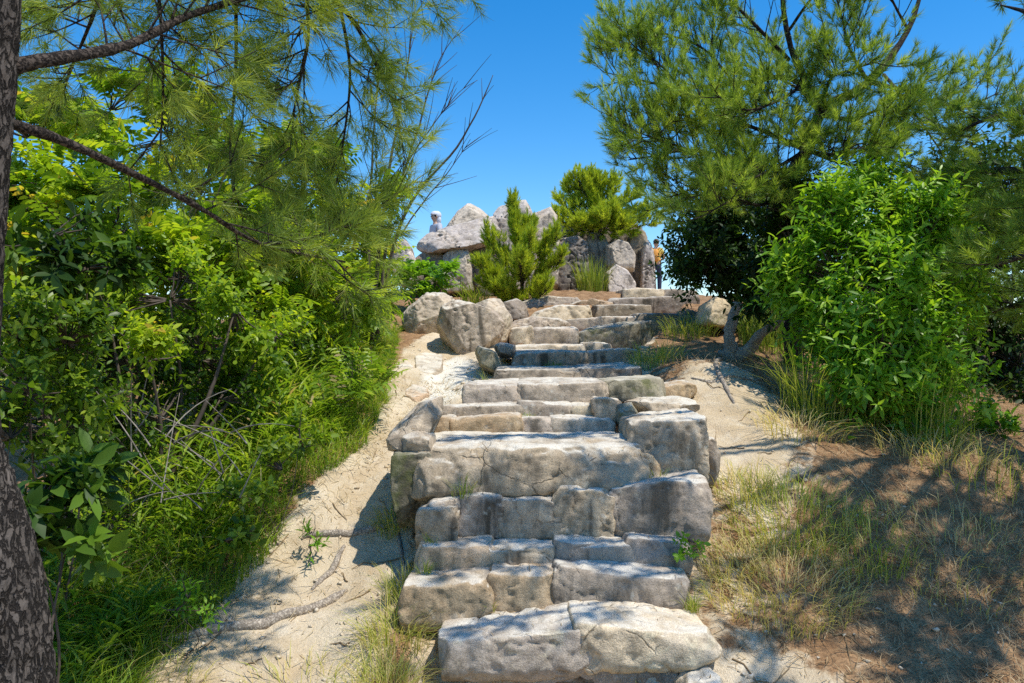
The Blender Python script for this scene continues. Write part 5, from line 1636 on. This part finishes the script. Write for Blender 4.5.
    for a in (15, 19):
        m = MB()
        q = J[a]
        ellipsoid(m, q + S(0, -0.06, -0.03), S(0.048, 0.14, 0.055), 12, 8)
        m.build('shoe', cols['shoe'], root, smooth=True)
    m = MB()
    ellipsoid(m, hd + S(0, 0.012, 0.02), S(0.084, 0.09, 0.108), 16, 10, -0.35)
    m.build('hair', cols['hair'], root, smooth=True)
    m = MB()
    ellipsoid(m, hd + S(0, 0, 0.045), S(0.094, 0.108, 0.09), 18, 8, -0.05)
    if hat == 'hood':
        ellipsoid(m, hd + S(0, 0.05, 0.035), S(0.10, 0.105, 0.105), 18, 10, -0.95)
        ellipsoid(m, hd + S(0, 0.075, -0.07), S(0.10, 0.07, 0.12), 18, 10, -0.95)
    elif hat == 'cap':
        v = [hd + S(0.085 * math.cos(a), -0.07 - 0.13 * math.sin(a), 0.045 - 0.03 * math.sin(a)) for a in np.linspace(0, math.pi, 10)]
        v2 = [p + S(0, 0, 0.01) for p in v]
        n = len(v)
        m.add(np.array(v + v2), np.array([(0, i, i + 1) for i in range(1, n - 1)] + [(n, n + i + 1, n + i) for i in range(1, n - 1)]), np.array([(i, i + 1, n + i + 1, n + i) for i in range(n - 1)]))
    else:
        a = np.linspace(0, 2 * math.pi, 24, endpoint=False)
        ri = np.stack([0.092 * np.cos(a), 0.106 * np.sin(a), 0 * a + 0.045], 1)
        ro = np.stack([0.16 * np.cos(a), 0.175 * np.sin(a), 0.01 + 0 * a], 1)
        v = np.concatenate([ri, ro, ro + [0, 0, 0.008]]) * k + hd
        q = []
        for i in range(24):
            j = (i + 1) % 24
            q += [(i, j, 24 + j, 24 + i), (24 + i, 24 + j, 48 + j, 48 + i), (48 + i, 48 + j, j, i)]
        m.add(v, None, np.array(q))
    m.build('hat', cols['hat'], root, smooth=True)
    if pack:
        bag = skin_mesh('backpack', [S(0, 0.2, 1.0), S(0, 0.215, 1.15), S(0, 0.2, 1.32), S(0, 0.17, 1.42)], [(0, 1), (1, 2), (2, 3)], [(0.13 * k, 0.09 * k), (0.145 * k, 0.105 * k), (0.135 * k, 0.095 * k), (0.09 * k, 0.06 * k)], cols['pack'], root)
        for s in (-1, 1):
            m = MB()
            p = spline(np.array([S(s * 0.09, 0.16, 1.4), S(s * 0.11, 0.02, 1.47), S(s * 0.115, -0.13, 1.38), S(s * 0.13, -0.10, 1.2), S(s * 0.13, 0.1, 1.06)]), 20)
            tube(m, p, 0.018 * k, 8)
            m.build('strap', cols['pack'], root, smooth=True)
    return root


def build_people():
    P = lambda n, c, r=0.8: plain_mat(n, c, r, 0.12, 60)
    eye, lip = P('eye_dark', (0.02, 0.015, 0.012), 0.3), P('lip', (0.35, 0.13, 0.10), 0.5)
    skin = P('skin', (0.50, 0.31, 0.21), 0.55)
    c1 = dict(skin=skin, eye=eye, lip=lip, shirt=P('yellow_shirt', (0.70, 0.50, 0.10)), trousers=P('navy_trousers', (0.030, 0.035, 0.07)), shoe=P('pale_shoe', (0.55, 0.55, 0.55)),
              hair=P('dark_hair', (0.03, 0.02, 0.015)), hat=P('brown_cap', (0.10, 0.055, 0.035)), pack=P('orange_pack', (0.72, 0.30, 0.05)))
    X, Y = (656 - 512) / F * 23.0, 23.0
    z = float(ground_z(np.array([X]), np.array([Y]))[0])
    person('hiker in brown cap and yellow shirt with orange backpack at the stair top', (X, Y, z), math.radians(160), 1.58, c1,
           dict(arms=(0, (0.26, 0.03, 1.16, 0.24, -0.08, 1.16), (0.24, -0.14, 1.02, 0.16, -0.28, 1.14)), legs=((0.10, -0.06, 0.48), (0.10, 0.02, 0.48), (0.10, -0.04, 0.0), (0.11, 0.10, 0.0))))
    c2 = dict(skin=skin, eye=eye, lip=lip, shirt=P('white_shirt', (0.50, 0.50, 0.54)), trousers=P('black_trousers', (0.025, 0.025, 0.03)), shoe=P('grey_shoe', (0.2, 0.2, 0.2)),
              hair=P('black_hair', (0.02, 0.017, 0.015)), hat=P('white_hat', (0.62, 0.62, 0.66)), pack=P('dark_pack', (0.035, 0.035, 0.04)))
    X, Y = (436 - 512) / F * 17.2, 17.2
    z = float(ground_z(np.array([X]), np.array([Y]))[0])
    person('person in pale grey hooded hat and light top behind the long summit wedge rock', (X, Y, W(0, 213, Y)[2] - 1.60), math.radians(-58), 1.6, c2,
           dict(arms=(0, (0.25, -0.02, 1.14, 0.25, -0.02, 1.14), (0.22, -0.14, 0.96, 0.22, -0.12, 0.96)), legs=((0.10, -0.02, 0.48), (0.10, 0.0, 0.48), (0.10, 0.0, 0.0), (0.11, 0.03, 0.0))), hat='hood', pack=False)


# ------------------------------------------------------------------ camera, light, world
def setup():
    sc = bpy.context.scene
    cam = bpy.data.cameras.new('camera')
    cam.lens = 28.0
    cam.sensor_width = 36.0
    cam.clip_start = 0.05
    cam.clip_end = 2000
    co = bpy.data.objects.new('camera', cam)
    C.objects.link(co)
    co.location = (0, 0, CAMZ)
    co.rotation_euler = (math.radians(90), 0, 0)
    sc.camera = co
    s = Vector((0.36, -0.20, 0.91)).normalized()
    sun = bpy.data.lights.new('sun', 'SUN')
    sun.energy = 5.0
    sun.angle = math.radians(0.53)
    sun.color = (1.0, 0.95, 0.85)
    so = bpy.data.objects.new('sun', sun)
    C.objects.link(so)
    so.rotation_euler = s.to_track_quat('Z', 'Y').to_euler()
    w = bpy.data.worlds.new('World')
    sc.world = w
    w.use_nodes = True
    nt = w.node_tree
    bg = nt.nodes['Background']
    sky = nt.nodes.new('ShaderNodeTexSky')
    sky.sky_type = 'NISHITA'
    sky.sun_disc = False
    sky.sun_elevation = math.asin(s.z)
    sky.sun_rotation = math.atan2(s.x, s.y)
    sky.altitude = 300
    sky.air_density = 1.0
    sky.dust_density = 0.3
    sky.ozone_density = 3.0
    hs = nt.nodes.new('ShaderNodeHueSaturation')
    hs.inputs['Saturation'].default_value = 1.42
    hs.inputs['Value'].default_value = 1.36
    nt.links.new(sky.outputs[0], hs.inputs['Color'])
    nt.links.new(hs.outputs[0], bg.inputs['Color'])
    bg.inputs['Strength'].default_value = 0.15
    sc.view_settings.view_transform = 'Standard'
    sc.view_settings.look = 'None'
    sc.view_settings.exposure = 0
    sc.view_settings.gamma = 1
    sc.render.engine = 'CYCLES'
    cy = sc.cycles
    cy.use_denoising = False
    try:
        cy.denoiser = 'OPENIMAGEDENOISE'
        cy.denoising_prefilter = 'ACCURATE'
    except Exception:
        pass
    cy.max_bounces = 6
    cy.diffuse_bounces = 3
    cy.glossy_bounces = 2
    cy.transmission_bounces = 4
    cy.sample_clamp_indirect = 6
    cy.use_adaptive_sampling = True
    cy.adaptive_threshold = 0.006


build_rocks()
build_people()
build_terrain()
sample_steps()
build_trees()
build_grass()
build_deadwood()
setup()
for o in bpy.data.objects:
    if '_org' in o:
        del o['_org']
